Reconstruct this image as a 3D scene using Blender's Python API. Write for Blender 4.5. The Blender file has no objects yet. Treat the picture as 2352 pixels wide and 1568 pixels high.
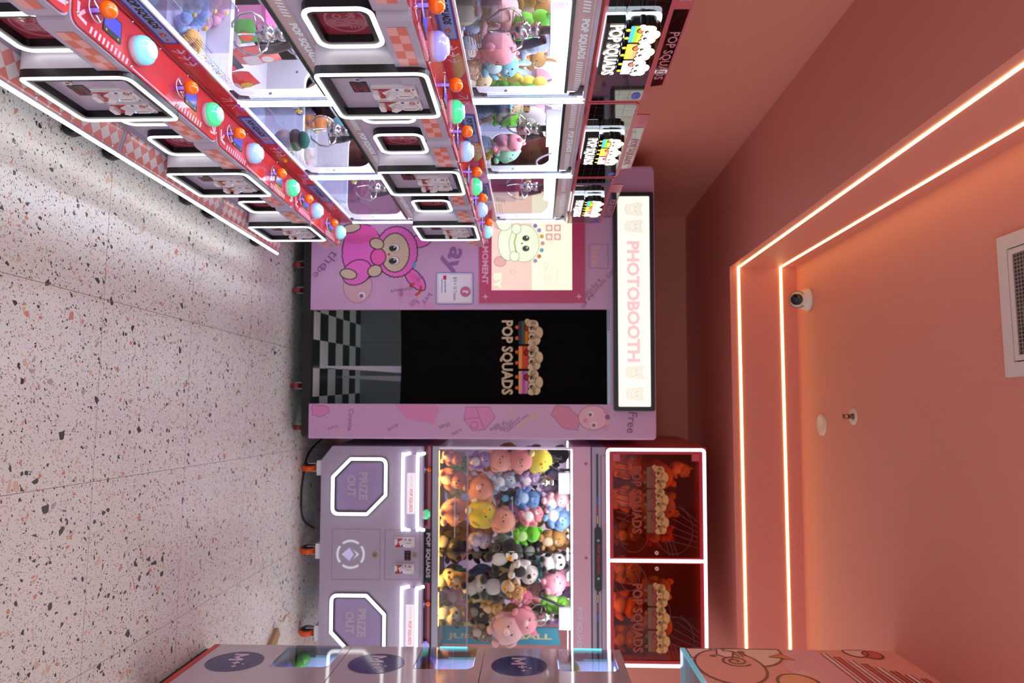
import bpy, math, random
from mathutils import Matrix, Vector, Euler
random.seed(7)
SC = bpy.context.scene
COL = SC.collection
PI = math.pi
R = math.radians
SC.view_settings.view_transform = 'Standard'
SC.view_settings.look = 'None'
SC.view_settings.gamma = 1.0
SC.view_settings.use_curve_mapping = False
SC.view_settings.exposure = 0.0

# ---------------------------------------------------------------- camera (held on its side: image right is up)
cam_data = bpy.data.cameras.new('camera')
cam_data.sensor_width = 36.0
cam_data.lens = 1607.0 / 2352.0 * 36.0
cam_data.clip_start = 0.02
cam_data.dof.use_dof = True
cam_data.dof.focus_distance = 2.15
cam_data.dof.aperture_fstop = 3.2
cam = bpy.data.objects.new('camera', cam_data)
COL.objects.link(cam)
_yaw, _pit = R(5.78), R(1.84)
_right = Vector((math.cos(_yaw), math.sin(_yaw), 0))
_fh = Vector((-math.sin(_yaw), math.cos(_yaw), 0))
_fwd = _fh * math.cos(_pit) - Vector((0, 0, 1)) * math.sin(_pit)
_up = Vector((0, 0, 1)) * math.cos(_pit) + _fh * math.sin(_pit)
_rot = Matrix((_up, -_right, -_fwd)).transposed()      # camera x = world up, camera y = world left
cam.matrix_world = Matrix.Translation((0, 0, 1.435)) @ _rot.to_4x4()
SC.camera = cam

# ---------------------------------------------------------------- daylight from the open shop front behind the camera
world = bpy.data.worlds.new('world')
SC.world = world
world.use_nodes = True
world.node_tree.nodes['Background'].inputs[0].default_value = (0.91, 0.96, 1.0, 1)
world.node_tree.nodes['Background'].inputs[1].default_value = 1.35
try:
    SC.cycles.transparent_max_bounces = 32
    SC.cycles.max_bounces = 10
    SC.cycles.sample_clamp_indirect = 6.0
    SC.cycles.caustics_reflective = False
    SC.cycles.caustics_refractive = False
except Exception:
    pass

# ---------------------------------------------------------------- materials
def lin(c):
    return tuple(((x / 12.92) if x <= 0.04045 else ((x + 0.055) / 1.055) ** 2.4) for x in [v / 255.0 for v in c])
_M = {}
def mat(name, rgb=None, rough=0.5, metal=0.0, emit=0.0, spec=0.5, bump=0.0, bscale=60.0, sheen=0.0, coat=0.0, ecol=None):
    if name in _M:
        return _M[name]
    m = bpy.data.materials.new(name)
    m.use_nodes = True
    nt = m.node_tree
    b = nt.nodes['Principled BSDF']
    c = lin(rgb)
    b.inputs['Base Color'].default_value = (*([x * .3 for x in c] if emit >= .5 else c), 1)
    b.inputs['Roughness'].default_value = rough
    b.inputs['Metallic'].default_value = metal
    b.inputs['Specular IOR Level'].default_value = spec
    b.inputs['Sheen Weight'].default_value = sheen
    b.inputs['Coat Weight'].default_value = coat
    if emit:
        b.inputs['Emission Color'].default_value = (*(lin(ecol) if ecol else c), 1)
        b.inputs['Emission Strength'].default_value = emit
    if bump:
        tc = nt.nodes.new('ShaderNodeTexCoord')
        n = nt.nodes.new('ShaderNodeTexNoise')
        n.inputs['Scale'].default_value = bscale
        n.inputs['Detail'].default_value = 3
        bp = nt.nodes.new('ShaderNodeBump')
        bp.inputs['Strength'].default_value = bump
        bp.inputs['Distance'].default_value = 0.004
        nt.links.new(tc.outputs['Object'], n.inputs['Vector'])
        nt.links.new(n.outputs['Fac'], bp.inputs['Height'])
        nt.links.new(bp.outputs[0], b.inputs['Normal'])
    _M[name] = m
    return m

def glass(name, tint=(255, 255, 255), trans=0.95, gloss=0.5):
    if name in _M:
        return _M[name]
    m = bpy.data.materials.new(name)
    m.use_nodes = True
    nt = m.node_tree
    nt.nodes.remove(nt.nodes['Principled BSDF'])
    out = nt.nodes['Material Output']
    t = nt.nodes.new('ShaderNodeBsdfTransparent')
    c = lin(tint)
    t.inputs[0].default_value = (c[0] * trans, c[1] * trans, c[2] * trans, 1)
    g = nt.nodes.new('ShaderNodeBsdfGlossy')
    g.inputs['Roughness'].default_value = 0.03
    fr = nt.nodes.new('ShaderNodeFresnel')
    fr.inputs[0].default_value = 1.45
    mu = nt.nodes.new('ShaderNodeMath')
    mu.operation = 'MULTIPLY'
    mu.inputs[1].default_value = gloss
    mx = nt.nodes.new('ShaderNodeMixShader')
    nt.links.new(fr.outputs[0], mu.inputs[0])
    nt.links.new(mu.outputs[0], mx.inputs[0])
    nt.links.new(t.outputs[0], mx.inputs[1])
    nt.links.new(g.outputs[0], mx.inputs[2])
    nt.links.new(mx.outputs[0], out.inputs[0])
    _M[name] = m
    return m

def checker(name, c1, c2, size, rough=0.35, rot=0.0, axes='XY', squash=1.0):
    if name in _M:
        return _M[name]
    m = mat(name, c1, rough)
    nt = m.node_tree
    b = nt.nodes['Principled BSDF']
    tc = nt.nodes.new('ShaderNodeTexCoord')
    mp = nt.nodes.new('ShaderNodeMapping')
    sp = nt.nodes.new('ShaderNodeSeparateXYZ')
    cb = nt.nodes.new('ShaderNodeCombineXYZ')
    nt.links.new(tc.outputs['Object'], sp.inputs[0])
    nt.links.new(sp.outputs['XYZ'.index(axes[0])], cb.inputs[0])
    mq = nt.nodes.new('ShaderNodeMath')
    mq.operation = 'MULTIPLY'
    mq.inputs[1].default_value = squash
    nt.links.new(sp.outputs['XYZ'.index(axes[1])], mq.inputs[0])
    nt.links.new(mq.outputs[0], cb.inputs[1])
    mp.inputs['Rotation'].default_value = (0, 0, rot)
    mp.inputs['Location'].default_value = (0.003, 0.003, 0.5)
    ck = nt.nodes.new('ShaderNodeTexChecker')
    ck.inputs['Scale'].default_value = 1.0 / size
    ck.inputs['Color1'].default_value = (*lin(c1), 1)
    ck.inputs['Color2'].default_value = (*lin(c2), 1)
    nt.links.new(cb.outputs[0], mp.inputs['Vector'])
    nt.links.new(mp.outputs[0], ck.inputs['Vector'])
    nt.links.new(ck.outputs['Color'], b.inputs['Base Color'])
    return m

def terrazzo():
    m = mat('terrazzo', (205, 192, 186), 0.32)
    nt = m.node_tree
    N, L = nt.nodes, nt.links
    b = N['Principled BSDF']
    tc = N.new('ShaderNodeTexCoord')
    col = None
    base = N.new('ShaderNodeTexNoise')
    base.inputs['Scale'].default_value = 5.0
    base.inputs['Detail'].default_value = 6
    L.new(tc.outputs['Object'], base.inputs['Vector'])
    rb = N.new('ShaderNodeValToRGB')
    rb.color_ramp.elements[0].color = (*lin((221, 229, 226)), 1)
    rb.color_ramp.elements[1].color = (*lin((239, 247, 243)), 1)
    L.new(base.outputs['Fac'], rb.inputs[0])
    col = rb.outputs[0]
    # three sizes of angular stone chips
    for scale, share, thr, off in ((300, .16, .13, 3.1), (140, .12, .14, 0.0), (70, .085, .15, 7.7), (38, .036, .17, 1.3)):
        mp = N.new('ShaderNodeMapping')
        mp.inputs['Location'].default_value = (off, off * .7, 0)
        L.new(tc.outputs['Object'], mp.inputs['Vector'])
        v1 = N.new('ShaderNodeTexVoronoi')
        v1.voronoi_dimensions = '2D'
        v1.inputs['Scale'].default_value = scale
        v2 = N.new('ShaderNodeTexVoronoi')
        v2.voronoi_dimensions = '2D'
        v2.feature = 'DISTANCE_TO_EDGE'
        v2.inputs['Scale'].default_value = scale
        L.new(mp.outputs[0], v1.inputs['Vector'])
        L.new(mp.outputs[0], v2.inputs['Vector'])
        sp = N.new('ShaderNodeSeparateColor')
        L.new(v1.outputs['Color'], sp.inputs[0])
        lt = N.new('ShaderNodeMath'); lt.operation = 'LESS_THAN'; lt.inputs[1].default_value = share
        L.new(sp.outputs[0], lt.inputs[0])
        gt = N.new('ShaderNodeMath'); gt.operation = 'GREATER_THAN'; gt.inputs[1].default_value = thr
        L.new(v2.outputs['Distance'], gt.inputs[0])
        an = N.new('ShaderNodeMath'); an.operation = 'MULTIPLY'
        L.new(lt.outputs[0], an.inputs[0]); L.new(gt.outputs[0], an.inputs[1])
        rp = N.new('ShaderNodeValToRGB')
        rp.color_ramp.interpolation = 'CONSTANT'
        e = rp.color_ramp.elements
        cols = [(0.0, (62, 66, 68)), (0.36, (208, 148, 130)), (0.50, (218, 196, 174)), (0.72, (238, 232, 230)), (0.88, (178, 178, 184))]
        e[0].position = 0.0; e[0].color = (*lin(cols[0][1]), 1)
        e[1].position = cols[1][0]; e[1].color = (*lin(cols[1][1]), 1)
        for p_, c_ in cols[2:]:
            q = e.new(p_); q.color = (*lin(c_), 1)
        L.new(sp.outputs[1], rp.inputs[0])
        mx = N.new('ShaderNodeMix'); mx.data_type = 'RGBA'
        L.new(an.outputs[0], mx.inputs[0])
        L.new(col, mx.inputs[6]); L.new(rp.outputs[0], mx.inputs[7])
        col = mx.outputs[2]
    # joints between the 0.6 m tiles
    sx = N.new('ShaderNodeSeparateXYZ')
    L.new(tc.outputs['Object'], sx.inputs[0])
    js = []
    for k, o in ((0, 0.3724), (1, -2.2618)):
        a = N.new('ShaderNodeMath'); a.operation = 'ADD'; a.inputs[1].default_value = o + 12.0
        L.new(sx.outputs[k], a.inputs[0])
        md = N.new('ShaderNodeMath'); md.operation = 'MODULO'; md.inputs[1].default_value = 0.6
        L.new(a.outputs[0], md.inputs[0])
        l = N.new('ShaderNodeMath'); l.operation = 'LESS_THAN'; l.inputs[1].default_value = 0.0022
        L.new(md.outputs[0], l.inputs[0])
        js.append(l)
    mxx = N.new('ShaderNodeMath'); mxx.operation = 'MAXIMUM'
    L.new(js[0].outputs[0], mxx.inputs[0]); L.new(js[1].outputs[0], mxx.inputs[1])
    mx = N.new('ShaderNodeMix'); mx.data_type = 'RGBA'
    L.new(mxx.outputs[0], mx.inputs[0])
    L.new(col, mx.inputs[6]); mx.inputs[7].default_value = (*lin((150, 138, 132)), 1)
    L.new(mx.outputs[2], b.inputs['Base Color'])
    return m

PAINT = mat('salmon_paint', (214, 136, 122), 0.55, bump=0.05, bscale=220)
WHITE = mat('white_plastic', (196, 193, 205), 0.32)
WHITEM = mat('white_metal', (226, 224, 236), 0.28)
LILAC = mat('lilac_grey_metal', (178, 166, 190), 0.3)
BLACK = mat('black_plastic', (16, 15, 17), 0.35)
BLACKM = mat('matt_black', (20, 20, 21), 0.7)
LED = mat('white_led', (255, 252, 246), 0.5, emit=3.2, ecol=(255, 252, 255))
KICK = mat('kick_led_white', (255, 252, 255), 0.5, emit=9.0)
LEDC = mat('cool_led_tube', (236, 238, 255), 0.5, emit=7.0, ecol=(226, 230, 255))
LEDW = mat('warm_led', (255, 214, 150), 0.5, emit=8.0, ecol=(255, 210, 132))
RED = mat('coral_red_acrylic', (192, 56, 60), 0.12, coat=0.4)
CORAL = mat('coral_print', (216, 112, 92), 0.3)
PINKP = mat('pink_print', (232, 164, 164), 0.3)
MAROON = mat('maroon_acrylic', (148, 48, 68), 0.12, coat=0.5)
CHROME = mat('chrome', (210, 208, 210), 0.16, metal=1.0)
STEEL = mat('steel', (176, 178, 182), 0.35, metal=1.0)
GLASS = glass('clear_glass', gloss=.18)
ACRYL = glass('clear_acrylic', (244, 248, 255), 0.93, 0.8)
GEDGE = mat('glass_edge', (20, 52, 44), 0.2)
ORANGE = mat('orange_ball', (255, 112, 8), 0.15, coat=0.5)
PALE = mat('pale_pink_ink', (238, 178, 192), 0.4)
LILACINK = mat('pale_lilac_ink', (222, 190, 222), 0.4)
INK = mat('black_ink', (18, 16, 20), 0.5)

# ---------------------------------------------------------------- mesh builder
def FF(y=0.0, x=0.0, z=0.0):           # drawing plane that faces the front (-y): u right, v up
    return Matrix(((1, 0, 0, x), (0, 0, -1, y), (0, 1, 0, z), (0, 0, 0, 1)))
def FT(z=0.0):                          # drawing plane that faces up: u right, v back
    return Matrix.Translation((0, 0, z))
def FXn(x=0.0):                         # drawing plane that faces -x: u towards -y, v up
    return Matrix(((0, 0, -1, x), (-1, 0, 0, 0), (0, 1, 0, 0), (0, 0, 0, 1)))

_TXT = {}
def text_mesh(s, bold):
    k = (s, bold)
    if k not in _TXT:
        cu = bpy.data.curves.new('lettering', 'FONT')
        cu.body = s
        cu.offset = bold
        cu.resolution_u = 2
        cu.fill_mode = 'BOTH' if hasattr(cu, 'fill_mode') else cu.fill_mode
        ob = bpy.data.objects.new('lettering', cu)
        me = bpy.data.meshes.new_from_object(ob)
        vs = [(v.co.x, v.co.y) for v in me.vertices]
        fs = [tuple(p.vertices) for p in me.polygons]
        bpy.data.objects.remove(ob)
        bpy.data.curves.remove(cu)
        bpy.data.meshes.remove(me)
        xs = [v[0] for v in vs]; ys = [v[1] for v in vs]
        _TXT[k] = (vs, fs, min(xs), max(xs), min(ys), max(ys))
    return _TXT[k]

def rr(u0, u1, v0, v1, r, n=5):
    pts = []
    for cx, cy, a0 in ((u1 - r, v0 + r, -90), (u1 - r, v1 - r, 0), (u0 + r, v1 - r, 90), (u0 + r, v0 + r, 180)):
        for i in range(n + 1):
            a = R(a0 + 90 * i / n)
            pts.append((cx + r * math.cos(a), cy + r * math.sin(a)))
    return pts
def circ(cu, cv, r, n=24, rv=None):
    rv = r if rv is None else rv
    return [(cu + r * math.cos(2 * PI * i / n), cv + rv * math.sin(2 * PI * i / n)) for i in range(n)]
def star(cu, cv, r, n=5, k=.45, a0=90):
    return [(cu + (r if i % 2 == 0 else r * k) * math.cos(R(a0 + 180 * i / n)), cv + (r if i % 2 == 0 else r * k) * math.sin(R(a0 + 180 * i / n))) for i in range(2 * n)]
def roundpoly(pts, rs, n=4):
    out = []
    L = len(pts)
    for i, p in enumerate(pts):
        r = rs[i] if isinstance(rs, (list, tuple)) else rs
        p = Vector(p); a = Vector(pts[i - 1]); b = Vector(pts[(i + 1) % L])
        d1 = (a - p).normalized(); d2 = (b - p).normalized()
        ang = d1.angle(d2)
        t = r / math.tan(ang / 2)
        t = min(t, (a - p).length * .49, (b - p).length * .49)
        s = p + d1 * t; e = p + d2 * t
        for k in range(n + 1):
            q = k / n
            c = s * (1 - q) ** 2 + p * 2 * q * (1 - q) + e * q * q
            out.append((c.x, c.y))
    return out
def inset(pts, d):
    out = []
    L = len(pts)
    for i in range(L):
        p = Vector(pts[i]); a = Vector(pts[i - 1]); b = Vector(pts[(i + 1) % L])
        e1 = (p - a); e2 = (b - p)
        if e1.length < 1e-9: e1 = e2
        if e2.length < 1e-9: e2 = e1
        n1 = Vector((-e1.y, e1.x)).normalized(); n2 = Vector((-e2.y, e2.x)).normalized()
        n = (n1 + n2)
        n = n.normalized() if n.length > 1e-6 else n1
        out.append(tuple(p + n * (d / max(.5, n.dot(n1)))))
    return out

class MB:
    def __init__(s, F=None):
        s.v, s.f, s.mi, s.sm, s.mats = [], [], [], [], []
        s.F = F or Matrix.Identity(4)
    def add(s, vs, fs, m, smooth=False, F=None):
        F = s.F if F is None else F
        o = len(s.v)
        s.v += [tuple(F @ Vector(v)) for v in vs]
        if m not in s.mats: s.mats.append(m)
        k = s.mats.index(m)
        for f in fs:
            s.f.append(tuple(o + i for i in f)); s.mi.append(k); s.sm.append(smooth)
        return s
    def box(s, x0, x1, y0, y1, z0, z1, m, F=None):
        vs = [(x, y, z) for x in (x0, x1) for y in (y0, y1) for z in (z0, z1)]
        return s.add(vs, [(0, 1, 3, 2), (4, 6, 7, 5), (0, 4, 5, 1), (2, 3, 7, 6), (0, 2, 6, 4), (1, 5, 7, 3)], m, F=F)
    def prism(s, poly, w0, w1, m, F=None, side=None, smooth=False):
        n = len(poly)
        vs = [(p[0], p[1], w0) for p in poly] + [(p[0], p[1], w1) for p in poly]
        s.add(vs, [tuple(range(n, 2 * n))], m, F=F)
        s.add(vs, [tuple(reversed(range(n)))], side or m, F=F)
        s.add(vs, [(i, (i + 1) % n, n + (i + 1) % n, n + i) for i in range(n)], side or m, smooth=smooth, F=F)
        return s
    def flat(s, poly, w, m, F=None):
        return s.add([(p[0], p[1], w) for p in poly], [tuple(range(len(poly)))], m, F=F)
    def ring(s, po, pi, w0, w1, m, F=None, inner=None):
        n = len(po)
        vs = [(*p, w0) for p in po] + [(*p, w0) for p in pi] + [(*p, w1) for p in po] + [(*p, w1) for p in pi]
        fs = []; fi = []
        for i in range(n):
            j = (i + 1) % n
            fs += [(2 * n + i, 2 * n + j, 3 * n + j, 3 * n + i), (i, n + i, n + j, j), (i, j, 2 * n + j, 2 * n + i)]
            fi.append((n + i, 3 * n + i, 3 * n + j, n + j))
        s.add(vs, fs, m, F=F)
        return s.add(vs, fi, inner or m, F=F)
    def extr(s, prof, x0, x1, m, F=None):           # profile in (y, z) pulled along x
        n = len(prof)
        vs = [(x0, *p) for p in prof] + [(x1, *p) for p in prof]
        return s.add(vs, [tuple(range(n)), tuple(reversed(range(n, 2 * n)))] + [(i, n + i, n + (i + 1) % n, (i + 1) % n) for i in range(n)], m, F=F)
    def tube(s, pts, r, m, n=8, closed=False, F=None, r1=None):
        P = [Vector(p) for p in pts]
        L = len(P); vs = []; fs = []
        ref = None
        for i, p in enumerate(P):
            a = P[i - 1] if (i > 0 or closed) else p
            b = P[(i + 1) % L] if (i < L - 1 or closed) else p
            t = (b - a).normalized()
            if ref is None:
                ref = Vector((0, 0, 1)) if abs(t.z) < .9 else Vector((1, 0, 0))
            e1 = (ref - t * ref.dot(t)).normalized(); e2 = t.cross(e1); ref = e1
            rad = r if r1 is None else r + (r1 - r) * i / max(1, L - 1)
            for k in range(n):
                a_ = 2 * PI * k / n
                vs.append(tuple(p + (e1 * math.cos(a_) + e2 * math.sin(a_)) * rad))
        for i in range(L if closed else L - 1):
            j = (i + 1) % L
            for k in range(n):
                fs.append((i * n + k, i * n + (k + 1) % n, j * n + (k + 1) % n, j * n + k))
        if not closed:
            fs += [tuple(reversed(range(n))), tuple((L - 1) * n + k for k in range(n))]
        return s.add(vs, fs, m, True, F=F)
    def lathe(s, prof, m, n=20, F=None):            # profile of (r, z) round the local z
        vs = []; fs = []
        for r_, z_ in prof:
            for k in range(n):
                a_ = 2 * PI * k / n
                vs.append((r_ * math.cos(a_), r_ * math.sin(a_), z_))
        for i in range(len(prof) - 1):
            for k in range(n):
                fs.append((i * n + k, i * n + (k + 1) % n, (i + 1) * n + (k + 1) % n, (i + 1) * n + k))
        return s.add(vs, fs, m, True, F=F)
    def ell(s, c, r, m, n=16, k=10, rot=None, F=None, squash=None):
        vs = []; fs = []
        for i in range(k + 1):
            th = PI * i / k
            for j in range(n):
                a_ = 2 * PI * j / n
                q = Vector((r[0] * math.sin(th) * math.cos(a_), r[1] * math.sin(th) * math.sin(a_), r[2] * math.cos(th)))
                if rot is not None: q = rot @ q
                vs.append((c[0] + q.x, c[1] + q.y, c[2] + q.z))
        for i in range(k):
            for j in range(n):
                fs.append((i * n + j, (i + 1) * n + j, (i + 1) * n + (j + 1) % n, i * n + (j + 1) % n))
        return s.add(vs, fs, m, True, F=F)
    def text(s, t, u0, u1, v0, v1, m, w=0.001, F=None, bold=0.0, rot=0.0, italic=0.0):
        vs, fs, x0, x1, y0, y1 = text_mesh(t, bold)
        cu, cv = (u0 + u1) / 2, (v0 + v1) / 2
        ca, sa = math.cos(rot), math.sin(rot)
        out = []
        for x, y in vs:
            a = (x - x0) / (x1 - x0) * (u1 - u0) - (u1 - u0) / 2
            b = (y - y0) / (y1 - y0) * (v1 - v0) - (v1 - v0) / 2
            a += b * italic
            out.append((cu + a * ca - b * sa, cv + a * sa + b * ca, w))
        return s.add(out, fs, m, F=F)
    def stroke(s, pts, wd, m, w=0.001, closed=False, F=None):
        L = len(pts); vs = []; fs = []
        for i in range(L):
            a = pts[i - 1] if (i > 0 or closed) else pts[i]
            b = pts[(i + 1) % L] if (i < L - 1 or closed) else pts[i]
            d = Vector((b[0] - a[0], b[1] - a[1]))
            d = d.normalized() if d.length > 1e-9 else Vector((1, 0))
            nx, ny = -d.y * wd / 2, d.x * wd / 2
            vs += [(pts[i][0] + nx, pts[i][1] + ny, w), (pts[i][0] - nx, pts[i][1] - ny, w)]
        for i in range(L if closed else L - 1):
            j = (i + 1) % L
            fs.append((2 * i, 2 * i + 1, 2 * j + 1, 2 * j))
        return s.add(vs, fs, m, F=F)
    def build(s, name, parent=None, loc=None, rot=None):
        me = bpy.data.meshes.new(name)
        me.from_pydata(s.v, [], s.f)
        for m in s.mats: me.materials.append(m)
        me.polygons.foreach_set('material_index', s.mi)
        me.polygons.foreach_set('use_smooth', s.sm)
        me.update()
        return link(name, me, parent, loc, rot)

def link(name, me, parent=None, loc=None, rot=None):
    o = bpy.data.objects.new(name, me)
    COL.objects.link(o)
    if parent is not None: o.parent = parent
    if loc is not None: o.location = loc
    if rot is not None: o.rotation_euler = rot
    return o
def tag(o, label, cat, group=None):
    o['label'] = label; o['category'] = cat
    if group: o['group'] = group
    return o
def empty(name, loc=(0, 0, 0), rz=0.0, label=None, cat=None, group=None):
    o = bpy.data.objects.new(name, None)
    COL.objects.link(o)
    o.location = loc; o.rotation_euler = (0, 0, rz)
    o.empty_display_size = 0.05
    if label: tag(o, label, cat, group)
    return o
def kids(o):
    return [c for c in COL.objects if c.parent == o]
def copy_tree(o, parent=None, ch=None):
    if ch is None:
        ch = {}
        for x in list(COL.objects):
            if x.parent: ch.setdefault(x.parent.name, []).append(x)
    c = o.copy(); COL.objects.link(c)
    c.parent = parent
    for k in ch.get(o.name, []): copy_tree(k, c, ch)
    return c
def struct(o):
    o['kind'] = 'structure'
    return o
# ---------------------------------------------------------------- room
def quadmesh(name, vs, fs, m):
    b = MB(); b.add(vs, fs, m)
    return struct(b.build(name))
TB = math.tan(R(2.7))
def yb(x): return 5.53 + x * TB                       # back wall
def yt(x): return 4.283 + x * 0.0285                  # back edge of the ceiling tray
quadmesh('floor', [(-1.6, -2.5, 0), (3.3, -2.5, 0), (3.3, 5.8, 0), (-1.6, 5.8, 0)], [(0, 1, 2, 3)], terrazzo())
b = MB(); b.box(-1.636, -1.536, -2.5, 5.6, 0, 2.63, PAINT); struct(b.build('wall_left'))
b = MB(); b.prism([(-1.7, yb(-1.7)), (3.3, yb(3.3)), (3.3, yb(3.3) + .1), (-1.7, yb(-1.7) + .1)], 0, 2.63, PAINT); struct(b.build('wall_back'))
b = MB()
b.prism([(-1.636, -2.5), (-.888, -2.5), (-.888, yt(-.888)), (3.2, yt(3.2)), (3.2, yb(3.2)), (-1.636, yb(-1.636))], 2.63, 3.13, PAINT)
struct(b.build('trim_1'))
b = MB(); b.box(-.95, 3.3, -2.5, 4.45, 3.03, 3.13, PAINT); struct(b.build('ceiling'))
for k, z in enumerate((2.682, 2.937)):
    b = MB()
    x0, hw = -.888, .0062
    b.box(x0, x0 + .004, -2.4, yt(x0), z - hw, z + hw, LEDW)
    x1 = 3.19
    vs = [(x, yt(x) + dy, zz) for x in (x0 + .004, x1) for dy in (-.004, 0) for zz in (z - hw, z + hw)]
    b.add(vs, [(0, 1, 3, 2), (4, 6, 7, 5), (0, 4, 5, 1), (2, 3, 7, 6), (0, 2, 6, 4), (1, 5, 7, 3)], LEDW)
    tag(b.build('led_strip'), ['lower warm glowing line of light round the ceiling recess', 'upper warm glowing line of light round the ceiling recess'][k], 'light strip', 'warm light lines of the ceiling recess')

# ---------------------------------------------------------------- the shop sign's sandwich logo
LG = {}
def logo_mats(kind):
    if kind == 'lit':
        f = lambda n, c, e: mat('lit_' + n, c, .4, emit=e)
        return dict(line=mat('sign_brown_line', (110, 64, 20), .5, emit=.5), cloud=f('cream', (255, 250, 224), 3.2), text=f('text', (255, 238, 226), 3.0),
                    bands=[[f('sky', (70, 190, 235), 1.5), f('green', (150, 215, 60), 1.5), f('yellow', (252, 226, 70), 1.6), f('orange', (246, 150, 74), 1.4)],
                           [f('yellow', (252, 226, 70), 1.6), f('peach', (250, 190, 110), 1.5), f('apricot', (246, 170, 110), 1.5), f('orange', (246, 150, 74), 1.4)],
                           [f('white', (240, 232, 255), 1.7), f('violet', (222, 200, 240), 1.6), f('rose', (240, 206, 226), 1.6), f('blush', (244, 190, 200), 1.5)]],
                    tongue=f('tongue', (240, 126, 80), 1.4), foot=f('yellow', (252, 226, 70), 1.6), eye=mat('sign_eye', (60, 30, 10), .5))
    if kind == 'cloth':
        f = lambda n, c: mat('cloth_' + n, c, .85)
        return dict(line=f('line', (30, 16, 14)), cloud=f('cream', (205, 184, 146)), text=f('text', (196, 180, 148)),
                    bands=[[f('navy', (34, 44, 74)), f('green', (58, 92, 44)), f('orange', (206, 104, 20)), f('red', (186, 52, 26))],
                           [f('sand', (220, 150, 70)), f('red2', (196, 66, 46)), f('red2', (196, 66, 46)), f('red', (186, 52, 26))],
                           [f('peach', (214, 160, 120)), f('purple', (172, 80, 168)), f('lilac', (190, 130, 176)), f('plum', (150, 50, 66))]],
                    tongue=f('tongue', (150, 26, 20)), foot=f('foot', (206, 92, 28)), eye=f('line', (30, 16, 14)))
    f = lambda n, c: mat('faint_' + n, c, .5)
    return dict(line=f('line', (74, 26, 20)), cloud=f('cream', (206, 156, 96)), text=f('text', (150, 58, 42)),
                bands=[[f('moss', (110, 84, 46)), f('brown', (130, 60, 40)), f('red', (150, 44, 34)), f('red', (150, 44, 34))]] * 3,
                tongue=f('red', (150, 44, 34)), foot=f('brown', (130, 60, 40)), eye=f('line', (74, 26, 20)))
def logo(b, F, u0, u1, v0, v1, kind, w0=0.0, w1=0.002, text=None):
    """text below, three slices with frosting above; (u0..u1, v0..v1) is the whole emblem"""
    m = logo_mats(kind)
    W = u1 - u0; H = v1 - v0
    st = max(.0003, W * .002)
    sd_ = mat('sign_side', (14, 12, 12), .25) if w1 - w0 > .01 else None
    def P(poly, k, mm): b.prism(poly, w0, w1 + st * k, mm, F=F, side=sd_)
    b.text('POP SQUADS', u0, u1, v0, v0 + H * .31, m['text'], w=w1 + st, F=F, bold=.035)
    if w1 - w0 > .01:
        gl_ = mat('sign_back_glow', (236, 246, 255), .4, emit=2.4, ecol=(226, 240, 255))
        b.prism(rr(u0 - W * .015, u1 + W * .015, v0 - H * .02, v0 + H * .33, H * .02), w0, w1 - .002, sd_, F=F)
        b.prism(rr(u0 - W * .02, u1 + W * .02, v0 - H * .03, v0 + H * .34, H * .03), w0, w0 + .006, gl_, F=F)
        b.prism(roundpoly([(u0 - W * .02, v0 + H * .36), (u1 + W * .02, v0 + H * .36), (u1 + W * .02, v1), (u0 - W * .02, v1)], [.002, .002, H * .14, H * .14]), w0, w0 + .006, gl_, F=F)
    cw = W / 3
    vb, vt = v0 + H * .44, v0 + H * .74
    for i in range(3):
        a = u0 + cw * i
        c = a + cw / 2
        for q in (.28, .72):
            P(circ(a + cw * q, v0 + H * .40, cw * .075, 10), 1, m['foot'])
        P(rr(a + cw * .01, a + cw * .99, vb - H * .015, vt + H * .06, cw * .12), 1, m['line'])
        bands = m['bands'][i]
        for q in range(4):
            h0 = vb + (vt - vb) * q / 4; h1 = vb + (vt - vb) * (q + 1) / 4 + .0001
            P(rr(a + cw * .05, a + cw * .95, h0, h1 + (H * .05 if q == 3 else 0), .0001), 2, bands[q])
        # drip edge, tongue and eyes
        P(circ(a + cw * .30, vt - H * .10, cw * .15, 14, H * .09), 3, m['line'])
        P(circ(a + cw * .30, vt - H * .095, cw * .115, 14, H * .07), 4, m['tongue'])
        P(circ(a + cw * .28, vt + H * .0, cw * .24, 16, H * .085), 5, bands[3])
        P(circ(a + cw * .72, vt + H * .0, cw * .24, 16, H * .085), 5, bands[3])
        # frosting: dark outline below, cream above
        bumps = [(.20, .80, .20), (.50, .90, .24), (.80, .84, .20), (.12, .74, .13), (.88, .74, .13), (.38, .76, .16), (.64, .76, .16)]
        for cu, cv, r_ in bumps:
            P(circ(a + cw * cu, v0 + H * cv, cw * r_ + W * .007, 14, H * .1 + W * .007), 6, m['line'])
        for cu, cv, r_ in bumps:
            P(circ(a + cw * cu, v0 + H * cv, cw * r_, 14, H * .1), 7, m['cloud'])
        for q in (.32, .68):
            P(circ(a + cw * q, vt - H * .005, cw * .075, 10, H * .04), 8, m['eye'])
            P(circ(a + cw * (q + .02), vt + H * .008, cw * .025, 6, H * .013), 9, m['cloud'])
    P(circ(u0 + cw * .14, vt - H * .06, cw * .12, 10, H * .07), 6, m['cloud'])
    P(circ(u0 + cw * .03, vt - H * .10, cw * .09, 10, H * .06), 6, m['cloud'])

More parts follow.
